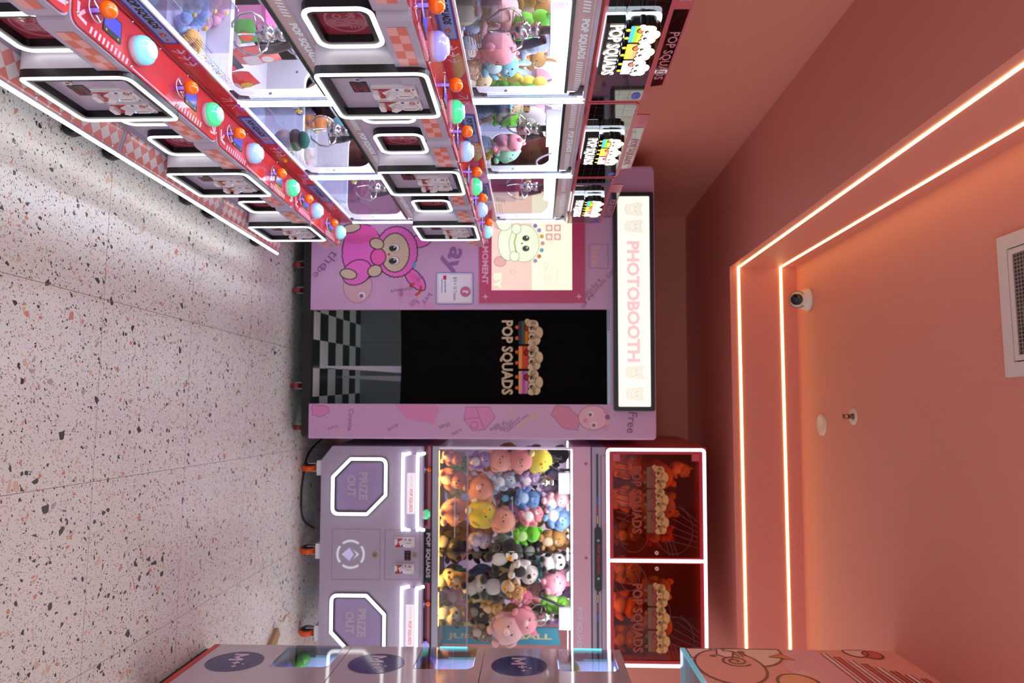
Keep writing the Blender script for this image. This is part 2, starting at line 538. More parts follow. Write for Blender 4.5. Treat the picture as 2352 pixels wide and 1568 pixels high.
# ---------------------------------------------------------------- two-storey claw machines of the left row
# local frame: x along the row, y into the machine, z up; y = 0 is the plane of the glass
MW = .705
BTN = {}
def button_mesh(colour):
    if colour not in BTN:
        c = {'blue': (160, 196, 255), 'green': (70, 232, 150), 'violet': (160, 156, 250), 'aqua': (140, 224, 244)}[colour]
        b = MB()
        m = mat('button_' + colour, c, .1, emit=.42, coat=.8)
        m2 = mat('button_lens_' + colour, tuple(int(x * .5 + 124) for x in c), .06, emit=.35, coat=1.0)
        b.lathe([(.034, 0), (.036, .004), (.036, .010), (.0345, .016)], mat('button_collar', (226, 190, 214), .1, coat=.6), 24)
        b.lathe([(.0345, .011), (.0362, .018), (.0355, .026), (.032, .034), (.026, .039), (.0225, .041)], m, 24)
        b.lathe([(.0225, .041), (.0215, .045), (.015, .048), (.0001, .0495)], m2, 24)
        o = b.build('button_source_' + colour)
        BTN[colour] = o.data
        bpy.data.objects.remove(o)
    return BTN[colour]

def stick_mesh():
    b = MB()
    b.lathe([(.0085, 0), (.0085, .026)], glass('violet_clear', (226, 206, 255), .97), 10)
    b.lathe([(.0045, 0), (.0045, .026)], mat('violet_stem', (190, 166, 250), .2, emit=.9), 8)
    b.lathe([(.001, .0105), (.026, .011), (.0275, .0125), (.026, .014), (.001, .0145)], glass('disc_clear', (250, 244, 252), .96, .3), 22)
    b.lathe([(.0262, .011), (.0277, .0125), (.0262, .014)], mat('disc_edge', (230, 214, 236), .1), 22)
    b.ell((0, 0, .041), (.0195, .0195, .0195), ORANGE, 20, 14)
    o = b.build('joystick_source'); me = o.data
    bpy.data.objects.remove(o)
    return me
STICK = stick_mesh()

def slot_mesh():
    b = MB(FF(0))                      # 62 wide, 125 high, lies on the y = 0 plane
    wp = mat('coin_plate_white', (226, 220, 226), .35)
    rd = mat('coin_plate_red', (170, 34, 36), .4)
    b.prism(rr(-.03, .03, -.06, .06, .006), 0, .006, wp)
    b.prism(rr(-.027, .027, -.057, .057, .006), .006, .014, wp)
    b.flat([(-.027, -.055), (.027, -.055), (.027, -.02), (-.006, -.036), (-.027, -.004)], .0145, rd)
    b.flat([(.006, -.012), (.026, -.026), (.026, .004)], .0146, rd)
    b.prism(rr(-.022, .010, -.056, -.040, .004), .0145, .026, wp)
    b.prism([(-.016, -.012), (.004, -.026), (.012, -.014), (-.004, .004)], .0145, .028, wp)
    b.prism(rr(-.010, .012, .006, .046, .006), .0145, .022, wp)
    b.prism(rr(-.001, .002, .010, .042, .001), .022, .0224, mat('slot_shadow', (120, 100, 110), .5))
    b.ring(circ(-.017, .034, .008, 14), circ(-.017, .034, .0058, 14), .0145, .0148, rd)
    b.stroke([(-.022, .029), (-.012, .039)], .002, rd, .0149)
    b.flat(rr(-.024, -.016, .004, .012, .001), .0147, mat('coin_blue', (52, 60, 150), .4))
    b.prism(circ(.018, -.004, .0035, 8), .0145, .017, mat('coin_lamp', (90, 150, 255), .3, emit=3))
    for u, v in ((-.022, .05), (.021, .05), (-.02, -.034)):
        b.prism(circ(u, v, .003, 8), .0145, .017, STEEL)
    o = b.build('coin_slot_source'); me = o.data
    bpy.data.objects.remove(o)
    return me
SLOT = slot_mesh()

def ledframe(b, poly, w0, wd, m=LED, F=None):
    b.ring(poly, inset(poly, wd), w0, w0 + .0035, m, F=F)

def claw_mesh():
    """hangs from z = 0, about 15 cm tall"""
    b = MB()
    b.lathe([(.012, 0), (.012, -.035)], BLACK, 10)
    b.lathe([(.018, -.03), (.022, -.032), (.022, -.05), (.017, -.052), (.017, -.066), (.024, -.068), (.024, -.10), (.014, -.104), (.010, -.118), (.0001, -.12)], CHROME, 18)
    for k in range(3):
        a = 2 * PI * k / 3 + .5
        d = Vector((math.cos(a), math.sin(a), 0))
        pts = [d * .014 + Vector((0, 0, -.075)), d * .05 + Vector((0, 0, -.088)), d * .066 + Vector((0, 0, -.11)), d * .06 + Vector((0, 0, -.145)), d * .034 + Vector((0, 0, -.178)), d * .022 + Vector((0, 0, -.182))]
        b.tube(pts, .0036, CHROME, 8)
        b.tube([d * .014 + Vector((0, 0, -.112)), d * .058 + Vector((0, 0, -.105))], .003, CHROME, 6)
    return b
_o = claw_mesh().build('claw_source'); CLAWM = _o.data; bpy.data.objects.remove(_o)

def deck(root, dz, top):
    """one storey: fascia, prize doors, coin box, console, glass cabin"""
    # front body
    b = MB()
    if not top:
        prof = [(-.155, .098), (-.155, .112), (-.074, .133), (-.06, .137), (-.06, .340), (-.04, .352), (.006, .352), (.006, .098)]
        b.extr(prof, 0.001, MW - .001, LILAC)
        b.box(.001, MW - .001, .006, .53, .098, .13, LILAC)
        b.box(.001, MW - .001, .515, .53, .13, .43, LILAC)
        b.F = Matrix(((1, 0, 0, 0), (0, -.968, .251, -.072), (0, -.251, -.968, .1345), (0, 0, 0, 1)))
        b.F = Matrix.Identity(4)
        ck = checker('pink_diamonds', (224, 218, 222), (222, 140, 138), .034, .12, R(45), 'XY', 1.0)
        b.add([(.012, -.0765, .1336), (MW - .012, -.0765, .1336), (MW - .012, -.1505, .1144), (.012, -.1505, .1144)], [(0, 3, 2, 1)], ck)
        for x in (.035, MW / 2 - .02, MW - .035):
            for y, z in ((-.085, .132), (-.143, .117)):
                b.ell((x, y, z), (.004, .004, .004), CHROME, 8, 6)
        fb = b.build('lower_body', root)
        b = MB(); b.tube([(.004, -.157, .105), (MW - .004, -.157, .105)], .0065, KICK, 8); b.build('kick_led', root)
        for x in (.1, MW - .1):
            for y in (-.112, .42):
                b = MB()
                b.lathe([(.001, -.014), (.025, -.014), (.028, -.009), (.028, .009), (.025, .014), (.001, .014)], BLACK, 18, F=Matrix.Translation((x, y, .029)) @ Euler((0, PI / 2, 0)).to_matrix().to_4x4())
                b.box(x - .018, x - .015, y - .02, y + .02, .03, .098, BLACK); b.box(x + .015, x + .018, y - .02, y + .02, .03, .098, BLACK)
                b.box(x - .03, x + .03, y - .035, y + .03, .080, .099, BLACK)
                b.build('caster', root)
    else:
        prof = [(.0, .845), (-.060, .885), (-.060, 1.085), (-.04, 1.097), (.006, 1.097), (.006, .845)]
        b.extr(prof, .001, MW - .001, LILAC)
        b.box(.001, MW - .001, .006, .53, .845, .86, LILAC)
        b.build('upper_body', root)
    z0 = dz
    # prize doors, one for each player
    for u0 in (.042, MW - .042 - .172):
        b = MB(FF(-.06)); po = rr(u0, u0 + .172, .165 + z0, .331 + z0, .034, 6)
        b.ring(po, inset(po, .024), 0, .022, BLACK)
        d = b.build('prize_door', root)
        b = MB(FF(-.06)); ledframe(b, inset(po, .001), .022, .0105); b.build('led_frame', d)
        b = MB(FF(-.06)); pi = inset(po, .022)
        b.prism(pi, 0, .002, MAROON)
        cu, cv = u0 + .086, .25 + z0
        dk = mat('prize_ink', (170, 96, 110), .3)
        b.ring(circ(cu, cv, .052, 32, .05), circ(cu, cv, .046, 32, .044), .002, .0026, dk)
        b.text('PRIZE', cu - .036, cu + .036, cv + .004, cv + .026, dk, w=.0026, bold=.03)
        b.text('OUT', cu - .026, cu + .026, cv - .028, cv - .006, dk, w=.0026, bold=.03)
        b.stroke([(u0 + .05, .19 + z0), (u0 + .03, .20 + z0), (u0 + .028, .22 + z0), (u0 + .028, .30 + z0)], .0025, mat('door_handle_line', (226, 206, 206), .2), .004)
        b.build('flap', d)
    # coin box, proud of the fascia
    b = MB(FF(-.06))
    u0, u1, v0, v1 = .222, .486, .143 + z0, .4295 + z0
    po = roundpoly([(u0, v0), (u1, v0), (u1, v1), (u0, v1)], [.022, .03, .03, .034], 6)
    pi = inset(po, .026)
    b.prism(po, 0, .062, WHITE)
    b.ring(po, pi, .062, .084, BLACK)
    b.prism(pi, .060, .064, mat('coin_door_lilac', (176, 163, 186), .25))
    cb = b.build('coin_box', root)
    b = MB(FF(-.06)); ledframe(b, inset(po, .001), .084, .0095); b.build('led_frame', cb)
    for u in (.348, .424):
        link('coin_slot', SLOT, cb, (u, -.124, .325 + z0))
    b = MB(FF(-.124, .012)); b.prism(rr(.296, .352, .212 + z0, .256 + z0, .002), 0, .002, BLACK)
    rdi = mat('display_red_ink', (196, 40, 70), .4)
    b.text('1 TOKEN', .300, .348, .240 + z0, .251 + z0, rdi, w=.0026); b.text('=', .316, .332, .231 + z0, .236 + z0, rdi, w=.0026); b.text('1 GAME', .300, .348, .216 + z0, .227 + z0, rdi, w=.0026)
    b.build('price_display', cb)
    b = MB(FF(-.124, .014)); b.prism(circ(.252, .245 + z0, .0155, 18), 0, .004, mat('lock_yellow', (226, 190, 30), .3)); b.prism(circ(.252, .245 + z0, .0115, 18), .004, .016, CHROME); b.flat(rr(.250, .254, .240 + z0, .250 + z0, .001), .0165, BLACK)
    b.build('door_lock', cb)
    # console: grey lip, red deck, red riser
    b = MB()
    plan = roundpoly([(.001, .012), (.001, -.13), (MW - .001, -.13), (MW - .001, .012)], [.001, .03, .03, .001], 6)
    b.prism(plan, .350 + z0, .4265 + z0, LILAC)
    pl2 = roundpoly([(.006, .010), (.006, -.126), (MW - .006, -.126), (MW - .006, .010)], [.001, .028, .028, .001], 6)
    b.prism(pl2, .4265 + z0, .4315 + z0, RED)
    b.box(.001, MW - .001, .006, .016, .428 + z0, .494 + z0, RED)
    b.box(.001, MW - .001, .003, .018, .494 + z0, .499 + z0, WHITEM)
    b.box(.001, MW - .001, .0045, .0065, .4315 + z0, .4335 + z0, mat('deck_edge_line', (206, 140, 176), .3))
    for u0 in (.045, MW - .045 - .17):                     # checked strip on the lip
        for i in range(5):
            for j in range(2):
                b.flat([(u0 + .034 * i, .364 + z0 + .022 * j), (u0 + .034 * (i + 1), .364 + z0 + .022 * j), (u0 + .034 * (i + 1), .364 + z0 + .022 * (j + 1)), (u0 + .034 * i, .364 + z0 + .022 * (j + 1))], .0008, CORAL if (i + j) % 2 else PINKP, F=FF(-.13))
    T = FT(.4315 + z0)
    for p0 in (.0, .382):                                  # printed marks on the deck
        for i in range(10):
            u = p0 + .062 + .0155 * i
            b.flat([(u, -.108), (u + .008, -.108), (u + .004, -.122), (u - .004, -.122)][::-1] if False else [(u, -.122), (u + .007, -.122), (u + .013, -.104), (u + .006, -.104)], .0006, PALE, F=T)
    b.stroke([(.232, -.119), (.425, -.121)], .0035, PALE, .0006, F=T)
    for s_, uu in ((1, .022), (-1, MW - .022)):            # corner arrows
        b.stroke([(uu, -.072), (uu, -.104), (uu + s_ * .03, -.108)], .009, PALE, .0006, F=T)
        b.stroke([(uu, -.104), (uu + s_ * .022, -.082)], .008, PALE, .0007, F=T)
    for uu in (.018, .225, .45, MW - .018):
        b.ell((uu, -.100 if uu in (.018, MW - .018) else -.119, .4325 + z0), (.0045, .0045, .0045), CHROME, 8, 6)
    for uu in (.22, .35, .5):
        b.ell((uu, -.004, .4325 + z0), (.0035, .0035, .0035), CHROME, 8, 6)
    # riser print: blue badge and arrows
    Fr = FF(.006)
    blue = mat('badge_blue', (40, 92, 196), .3); sky = mat('badge_sky', (120, 160, 208), .3)
    b.flat(rr(.100, .345, .444 + z0, .491 + z0, .010), .0006, mat('badge_navy', (28, 40, 110), .3), F=Fr)
    b.flat(rr(.103, .342, .446 + z0, .489 + z0, .009), .0009, blue, F=Fr)
    b.flat(rr(.114, .336, .452 + z0, .486 + z0, .006), .0012, sky, F=Fr)
    b.text('POP SQUADS', .128, .268, .457 + z0, .482 + z0, INK, w=.0016, F=Fr, bold=.045, italic=.15)
    b.flat(star(.297, .468 + z0, .012), .0016, mat('star_red', (176, 30, 40), .4), F=Fr); b.flat(star(.297, .468 + z0, .005), .0019, mat('star_gold', (240, 180, 40), .4), F=Fr)
    b.flat(star(.323, .466 + z0, .006), .0016, mat('star_red', (176, 30, 40), .4), F=Fr)
    for i in range(3):
        u = .392 + .034 * i
        b.stroke([(u - .014, .484 + z0), (u + .004, .467 + z0), (u - .014, .450 + z0)], .0055, LILACINK, .0008, F=Fr)
        b.stroke([(u - .020, .467 + z0), (u + .004, .467 + z0)], .0055, LILACINK, .0009, F=Fr)
    for s_, uu in ((1, .014), (-1, MW - .014)):
        b.stroke([(uu + s_ * .024, .482 + z0), (uu, .482 + z0), (uu, .45 + z0)], .003, LILACINK, .0008, F=Fr)
        b.stroke([(uu, .482 + z0), (uu + s_ * .026, .455 + z0)], .003, LILACINK, .0008, F=Fr)
    con = b.build('console', root)
    for p, (p0, bc) in enumerate(((.0, 'blue'), (.382, 'aqua'))):
        link('joystick', STICK, con, (p0 + .064, -.068, .4315 + z0))
        link('button', button_mesh(bc), con, (p0 + .244, -.066, .4315 + z0))
        b = MB(FT(.4315 + z0))
        b.prism(rr(p0 + .108, p0 + .178, -.088, -.034, .002), 0, .002, BLACK)
        b.flat(rr(p0 + .112, p0 + .174, -.074, -.037, .001), .0024, mat('blue_screen', (92, 92, 236), .2, emit=.9, ecol=(80, 84, 240)))
        for u in (.12, .166): b.flat(circ(p0 + u, -.081, .0035, 6), .0024, mat('gold_ink', (214, 160, 40), .4))
        b.build('screen', con)
    # cabin
    zb, zt = .30 + z0, .785 + z0
    b = MB(); wm = mat('cabin_white', (236, 236, 246), .35)
    b.box(.012, MW - .012, .02, .515, zb - .01, zb, wm)
    b.box(.004, MW - .004, .515, .53, zb - .01, zt + .06, wm)
    b.box(.012, MW - .012, .016, .022, zb, .49 + z0, wm)
    b.box(.004, MW - .004, .0, .53, zt + .055, zt + .065, LILAC)
    b.box(.03, MW - .03, .505, .5145, .70 + z0, zt + .05, mat('cabin_pink_band', (240, 150, 160), .35, emit=.15))
    b.build('cabin_shell', root)
    b = MB(); b.box(.03, MW - .03, .45, .465, zt + .044, zt + .052, mat('cabin_fill_strip', (240, 242, 255), .4, emit=130.0, ecol=(232, 236, 255))); b.box(.03, MW - .03, .03, .045, zt + .044, zt + .052, mat('cabin_fill_strip', (240, 242, 255), .4, emit=130.0, ecol=(232, 236, 255))); b.build('cabin_fill', root)  # two ceiling strips added as fill light to brighten the cabin
    for u in (.0, MW - .012):
        b = MB(Matrix(((0, 0, 1, u), (1, 0, 0, 0), (0, 1, 0, 0), (0, 0, 0, 1))))   # plane of the side wall: (y, z), thickness along x
        po = rr(.02, .515, zb, zt + .055, .0005, 6); pi = rr(.045, .475, .462 + z0, .765 + z0, .06, 6)
        b.ring(po, pi, 0, .012, wm, inner=mat('cabin_edge_glow', (240, 240, 255), .4, emit=2.4, ecol=(226, 230, 255)))
        for y, z in ((.10, .425), (.30, .43), (.46, .43), (.03, .60)):
            for w in (-.001, .0125): b.prism(circ(y, z + z0, .005, 8), w, w + .0012, STEEL)
        sf = b.build('side_frame', root)
        b = MB(); b.box(u + .004, u + .008, .05, .47, .47 + z0, .76 + z0, GLASS); b.build('side_glass', sf)
    # front glass with printed notes, lock and hinge plates
    b = MB()
    b.box(.035, MW - .04, .008, .012, .50 + z0, .835 + z0, GLASS)
    b.box(.035, .0375, .0075, .0125, .50 + z0, .79 + z0, GEDGE)
    Fg = FF(.0075)
    tiny = mat('note_ink', (70, 64, 90), .5); yel = mat('note_yellow', (210, 200, 40), .5)
    for i in range(6):
        b.stroke([(.30 + .006 * i, .515 + z0), (.36 + .006 * i + .01 * (i % 2), .5155 + z0)], .0016, tiny, .0003, F=Matrix.Translation((0, 0, .007 * i)) @ Fg)
    for i in range(4):
        u = .40 + .045 * i
        b.stroke(rr(u, u + .038, .506 + z0, .532 + z0, .004, 2), .0012, tiny, .0003, True, F=Fg)
        b.flat(circ(u + .024, .52 + z0, .004, 8), .0003, yel, F=Fg); b.stroke([(u + .006, .522 + z0), (u + .016, .522 + z0)], .002, tiny, .0003, F=Fg)
        b.stroke([(u + .006, .515 + z0), (u + .014, .515 + z0)], .0012, tiny, .0003, F=Fg)
    b.stroke([(.285, .513 + z0), (.305, .513 + z0), (.295, .53 + z0)], .0015, tiny, .0003, True, F=Fg)
    b.build('front_glass', root)
    b = MB(); b.box(.036, MW - .042, .0125, .016, zt + .005, zt + .058, mat('glitter_pink', (250, 212, 214), .3, bump=.4, bscale=900))
    b.box(.036, MW - .042, .0065, .013, zt - .004, zt + .005, GEDGE)
    Fs = FF(.0122); wl = mat('strip_ink', (226, 236, 250), .4, emit=.2)
    b.text('POP SQUADS', .265, .465, zt + .021, zt + .045, wl, w=.0005, F=Fs, bold=.04)
    for uu in (.05, .48):
        for i in range(14):
            u = uu + .0135 * i
            b.flat([(u, zt + .024), (u + .006, zt + .024), (u + .011, zt + .042), (u + .005, zt + .042)], .0005, wl, F=Fs)
    b.build('header_strip', root)
    for u in (.012, MW - .012):
        b = MB(); b.tube([(u, .002, .497 + z0), (u, .002, .845 + z0)], .0045, LEDC, 8)
        b.box(u - .011, u + .011, .008, .016, .497 + z0, .845 + z0, ACRYL)
        b.build('corner_led', root)
    b = MB(); b.box(.038, .062, .004, .008, .655 + z0, .675 + z0, CHROME); b.prism(circ(.066, .665 + z0, .011, 14), 0, .006, mat('lock_yellow', (226, 190, 30), .3), F=FF(.008)); b.prism(circ(.066, .665 + z0, .008, 14), .006, .012, CHROME, F=FF(.008))
    b.build('glass_lock', root)
    for zz, s_ in ((.502, 1), (.838, -1)):
        b = MB(FF(.008))
        b.prism([(MW - .028, zz + z0), (MW - .028, zz + z0 + s_ * .042), (MW - .044, zz + z0 + s_ * .042), (MW - .050, zz + z0 + s_ * .018), (MW - .085, zz + z0 + s_ * .012), (MW - .085, zz + z0)][::s_], 0, .004, mat('hinge_brown', (52, 34, 40), .3))
        for u, v in ((MW - .036, .03), (MW - .074, .006)): b.prism(circ(u, zz + z0 + s_ * v, .003, 8), .004, .006, CHROME)
        b.build('hinge_plate', root)
    # claws: carriage, cable and three prongs
    for cx, cy in ((.52, .13), (.19, .33)):
        b = MB(); b.prism(rr(cx - .06, cx + .06, cy - .055, cy + .055, .012), .735 + z0, .835 + z0, WHITE)
        b.prism(circ(cx - .02, .80 + z0, .006, 10), -cy + .055, -cy + .058, BLACK, F=FF(0))
        cg = b.build('claw_carriage', root)
        link('claw', CLAWM, cg, (cx, cy, .738 + z0))
        b = MB()
        pts = [(cx - .055, cy + .05, .80 + z0), (cx - .10, cy + .06, .72 + z0), (cx - .13, cy + .08, .70 + z0), (cx - .15, cy + .10, .74 + z0), (cx - .16, cy + .12, .82 + z0)]
        b.tube(smooth(pts), .0042, mat('cable_grey', (176, 174, 180), .4), 8)
        b.build('cable', cg)
        b = MB(); b.tube(smooth([(cx + .03, cy - .01, .72 + z0), (cx + .055, cy - .015, .66 + z0), (cx + .05, cy - .02, .615 + z0)]), .014, mat('black_sleeve', (40, 34, 40), .4), 10); b.build('motor_sleeve', cg)
    # clear prize chute at the front
    b = MB(); b.box(.30, .303, .03, .16, zb, .60 + z0, ACRYL); b.box(.30, .44, .157, .160, zb, .60 + z0, ACRYL); b.box(.437, .44, .03, .16, zb, .60 + z0, ACRYL)
    b.build('prize_chute', root)

def smooth(pts, n=5):
    P = [Vector(p) for p in pts]; out = []
    for i in range(len(P) - 1):
        a = P[max(0, i - 1)]; b_ = P[i]; c = P[i + 1]; d = P[min(len(P) - 1, i + 2)]
        for k in range(n):
            t = k / n
            out.append(tuple(.5 * ((2 * b_) + (c - a) * t + (2 * a - 5 * b_ + 4 * c - d) * t * t + (3 * b_ - a - 3 * c + d) * t ** 3)))
    out.append(tuple(P[-1]))
    return out

def marquee(root):
    b = MB(FF(.0))
    out = [(.004, 1.602), (MW - .004, 1.602), (MW - .004, 1.765), (MW - .012, 1.775), (.612, 1.777), (.597, 1.818), (.098, 1.812), (.096, 1.768), (.020, 1.766), (.004, 1.752)]
    blk = mat('mirror_black', (26, 14, 18), .03, metal=0.0, spec=1.0, coat=1.0)
    b.prism(out, 0, .005, mat('marquee_pink_edge', (186, 78, 92), .25))
    b.prism([(.014, 1.612), (MW - .014, 1.612), (MW - .014, 1.755), (MW - .02, 1.764), (.020, 1.757), (.014, 1.748)], .005, .0058, blk)
    b.prism([(.20, 1.770), (.60, 1.779), (.590, 1.812), (.20, 1.808)], .005, .0058, blk)
    pk = mat('marquee_ink', (190, 120, 136), .4); gl = mat('grid_ink', (84, 66, 76), .3)
    b.text('POP SQUADS', .30, .555, 1.776, 1.807, pk, w=.0064, bold=.02)
    for v in (1.63, 1.66, 1.69, 1.72): b.stroke([(.016, v), (MW - .016, v + .003)], .0006, gl, .0062)
    for i in range(12): b.stroke([(.03 + .058 * i, 1.614), (.06 + .053 * i, 1.754)], .0006, gl, .0062)
    b.ring(rr(.115, .165, 1.778, 1.806, .001), rr(.117, .163, 1.780, 1.804, .001), .005, .0056, pk); b.stroke([(.117, 1.780), (.163, 1.804)], .0015, pk, .0057); b.stroke([(.117, 1.804), (.163, 1.780)], .0015, pk, .0057)
    bb = mat('smiley_blue', (70, 84, 190), .4)
    b.flat(circ(MW - .045, 1.745, .022, 20, .014), .0064, bb)
    b.stroke([(MW - .056, 1.742), (MW - .045, 1.737), (MW - .034, 1.742)], .002, pk, .0068)
    for u in (.06, .085): b.flat([(u, 1.755), (u + .012, 1.765), (u + .008, 1.758), (u + .016, 1.757), (u + .003, 1.744), (u + .007, 1.753)], .0056, bb)
    for u in (.10, .60): b.box(u, u + .02, .0, .03, 1.600, 1.70, STEEL, F=Matrix.Identity(4))
    mq = b.build('marquee', root)
    b = MB(FF(-.006))
    logo(b, FF(-.006), .205, .455, 1.612, 1.745, 'lit', .004, .034)
    b.build('logo_sign', mq)

def double_machine():
    r = empty('claw_machine')
    deck(r, 0.0, False)
    deck(r, .745, True)
    marquee(r)
    return r
# ---------------------------------------------------------------- frame of the back row (turned 2.7 degrees)
A = R(2.7)
_t = Vector((math.cos(A), math.sin(A), 0)); _n = Vector((-math.sin(A), math.cos(A), 0))
def back_pos(s, d): return tuple(_t * s + _n * d)

# ---------------------------------------------------------------- photo booth
def booth():
    r = empty('photo_booth', back_pos(-1.24, 4.0238), A, 'lilac pink photo booth with scribbled walls and a black curtain', 'photo booth')
    W, D, H = 1.585, 1.17, 2.115
    lp = mat('booth_lilac_pink', (200, 157, 197), .32)
    def plan(x0, x1, y0, y1, rl, rr_):
        return roundpoly([(x0, y0), (x1, y0), (x1, y1), (x0, y1)], [max(rl, .0005), max(rr_, .0005), .0005, .0005], 8)
    b = MB()
    b.prism(plan(0, .838, 0, .04, .045, 0), .130, H, lp)
    b.prism(plan(1.384, W, 0, .04, 0, .05), .130, H, lp)
    b.box(.838, 1.384, 0, .04, 1.872, H, lp)
    b.box(0, .03, .04, D, .13, H, lp); b.box(W - .03, W, .04, D, .13, H, lp)
    b.box(.03, W - .03, D - .02, D, .13, H, lp)
    b.prism(plan(0.003, W - .003, .003, D, .045, .05), H, H + .012, lp)
    # scribbled drawings printed on the front
    F = FF(0); dk = mat('scribble_mauve', (132, 88, 130), .4); ol = mat('scribble_tan', (214, 168, 168), .4); ros = mat('scribble_rose', (214, 132, 184), .4)
    tan = mat('scribble_beige', (205, 186, 160), .4); pk = mat('rabbit_pink', (226, 106, 196), .4); hot = mat('rabbit_hot_pink', (226, 92, 172), .4); bl = mat('drawing_black', (26, 22, 26), .5); wh = mat('drawing_white', (232, 226, 232), .4)
    rnd = random.Random(3)
    def fur(poly, k=.006, n=3):
        out = []
        L = len(poly)
        for i in range(L):
            a = poly[i]; c = poly[(i + 1) % L]
            for q in range(n):
                t = q / n
                d = (1 if (i * n + q) % 2 else -1) * k * rnd.uniform(.3, 1)
                nx, ny = (c[1] - a[1]), -(c[0] - a[0]); l = math.hypot(nx, ny) or 1
                out.append((a[0] + (c[0] - a[0]) * t + nx / l * d, a[1] + (c[1] - a[1]) * t + ny / l * d))
        return out
    def blob(cu, cv, ru, rv, m, w, rot=0, outline=bl, lw=.006, n=22):
        p = []
        for i in range(n):
            a = 2 * PI * i / n
            x, y = ru * math.cos(a), rv * math.sin(a)
            p.append((cu + x * math.cos(rot) - y * math.sin(rot), cv + x * math.sin(rot) + y * math.cos(rot)))
        p = fur(p, .003)
        b.flat(p, w, m, F=F)
        if outline: b.stroke(p, lw, outline, w + .0002, True, F=F)
    # a plain furry rabbit
    blob(.44, .76, .036, .075, pk, .0006, .15); blob(.66, .74, .040, .085, pk, .0006, -.85); blob(.66, .74, .020, .055, hot, .0010, -.85, None)
    blob(.50, .43, .165, .120, pk, .0012); blob(.40, .42, .05, .10, hot, .0016, .2, None); blob(.62, .40, .07, .09, pk, .0016, .5)
    blob(.50, .63, .150, .125, pk, .0020); blob(.505, .622, .115, .085, tan, .0026)
    blob(.36, .36, .026, .06, tan, .0024, .2); blob(.63, .35, .03, .05, tan, .0024, -.2)
    blob(.53, .525, .05, .045, hot, .0030); blob(.452, .515, .032, .042, tan, .0034, -.3); blob(.612, .505, .034, .042, tan, .0034, .3)
    for u in (.478, .552):
        b.flat(circ(u, .618, .026, 18, .032), .0034, bl, F=F); b.flat(circ(u, .618, .0235, 18, .029), .0036, wh, F=F); b.flat(circ(u + .002, .611, .018, 18, .022), .0038, bl, F=F); b.flat(circ(u - .006, .619, .005, 8), .0040, wh, F=F)
    b.flat(circ(.515, .587, .008, 10), .0040, mat('nose_red', (196, 50, 44), .4), F=F)
    b.flat(circ(.575, .735, .016, 10, .012), .0034, mat('bead_blue', (80, 160, 206), .4), F=F)
    # second pale face, red squiggle, ribbon strokes
    p = fur([(.70 + .10 * math.cos(2 * PI * i / 20), .405 + .085 * math.sin(2 * PI * i / 20)) for i in range(20)], .003)
    p = [(min(u, .834), v) for u, v in p]
    b.flat(p, .0004, mat('pale_face', (206, 164, 178), .4), F=F); b.stroke(p, .003, dk, .0005, True, F=F)
    b.flat(circ(.755, .43, .020, 14), .0006, wh, F=F); b.flat(circ(.758, .428, .013, 12), .0008, dk, F=F)
    z = fur(circ(.715, .745, .036, 12, .03), .009, 2)
    b.stroke(z[:18], .016, mat('squiggle_red', (196, 66, 44), .4), .0008, F=F)
    pb = mat('ribbon_lilac', (206, 146, 192), .4)
    for u, v, ww, hh, ro in ((.74, .70, .02, .12, .1), (.80, .78, .02, .16, .2), (.70, .66, .12, .02, -.5)):
        b.flat([(u - ww, v - hh / 2), (u + ww, v - hh / 2), (u + ww + ro * .1, v + hh / 2), (u - ww + ro * .1, v + hh / 2)], .0003, pb, F=F)
    def tx(s, u, v, wd, h, rot, m, bold=0.0): b.text(s, u - wd / 2, u + wd / 2, v - h / 2, v + h / 2, m, w=.0012, F=F, rot=R(rot), bold=bold)
    tx('the', .555, .235, .13, .055, -38, dk); tx('be', .62, .175, .07, .045, -38, dk); tx('ay', .545, .945, .16, .11, -20, mat('scribble_violet', (140, 98, 150), .5), .03)
    tx('Homework', .725, .66, .13, .022, -82, dk); tx('by', .655, .765, .04, .04, -30, dk); tx('key', .775, .81, .07, .04, -30, dk); tx('fun', .80, .74, .05, .04, -50, dk)
    tx('history, tomorrow', .68, 1.83, .26, .034, -42, dk); tx('a mystery.', .72, 1.76, .15, .034, -42, dk); tx('is a gift', .79, 1.74, .10, .03, -42, dk)
    for k, (u, v) in enumerate(((.10, .62), (.10, 1.02), (.82, 1.08))): b.stroke(fur(circ(u, v, .03, 12, .05), .003), .003, dk, .0006, True, F=F) if u < .5 else None
    # right jamb
    tx('Cinema', 1.475, .375, .125, .028, -3, dk); tx('chaos', 1.478, 1.40, .15, .045, -52, ol, .03); tx('y', 1.42, 1.30, .03, .05, -40, ol, .03)
    for i, s in enumerate(('Not everyone', 'something', 'may just', 'in the', 'movie')):
        tx(s, 1.492 + .006 * i, 1.335 - .032 * i, (.15, .12, .09, .07, .06)[i], .022, -50, dk)
    tx('Free', 1.487, 1.99, .12, .05, -6, dk, .01); tx('happy', 1.52, .27, .06, .02, -70, dk); tx('drink', 1.52, .62, .07, .022, -62, dk); tx('that', 1.51, .92, .07, .026, -70, dk); tx('in time', 1.545, .99, .06, .022, -60, dk)
    b.flat([(1.388, .63), (1.388, .86), (1.405, .89), (1.50, .86), (1.47, .70)], .0005, ros, F=F)
    bx = [(1.40, 1.04), (1.40, 1.18), (1.46, 1.21), (1.53, 1.15), (1.535, 1.08), (1.47, 1.03)]
    b.flat(bx, .0006, ros, F=F); b.stroke(bx, .003, dk, .0008, True, F=F); b.stroke([(1.40, 1.10), (1.46, 1.12), (1.53, 1.15)], .003, dk, .0008, F=F); b.stroke([(1.46, 1.12), (1.47, 1.03)], .003, dk, .0008, F=F); b.stroke(rr(1.485, 1.52, 1.07, 1.11, .008), .003, dk, .0008, True, F=F)
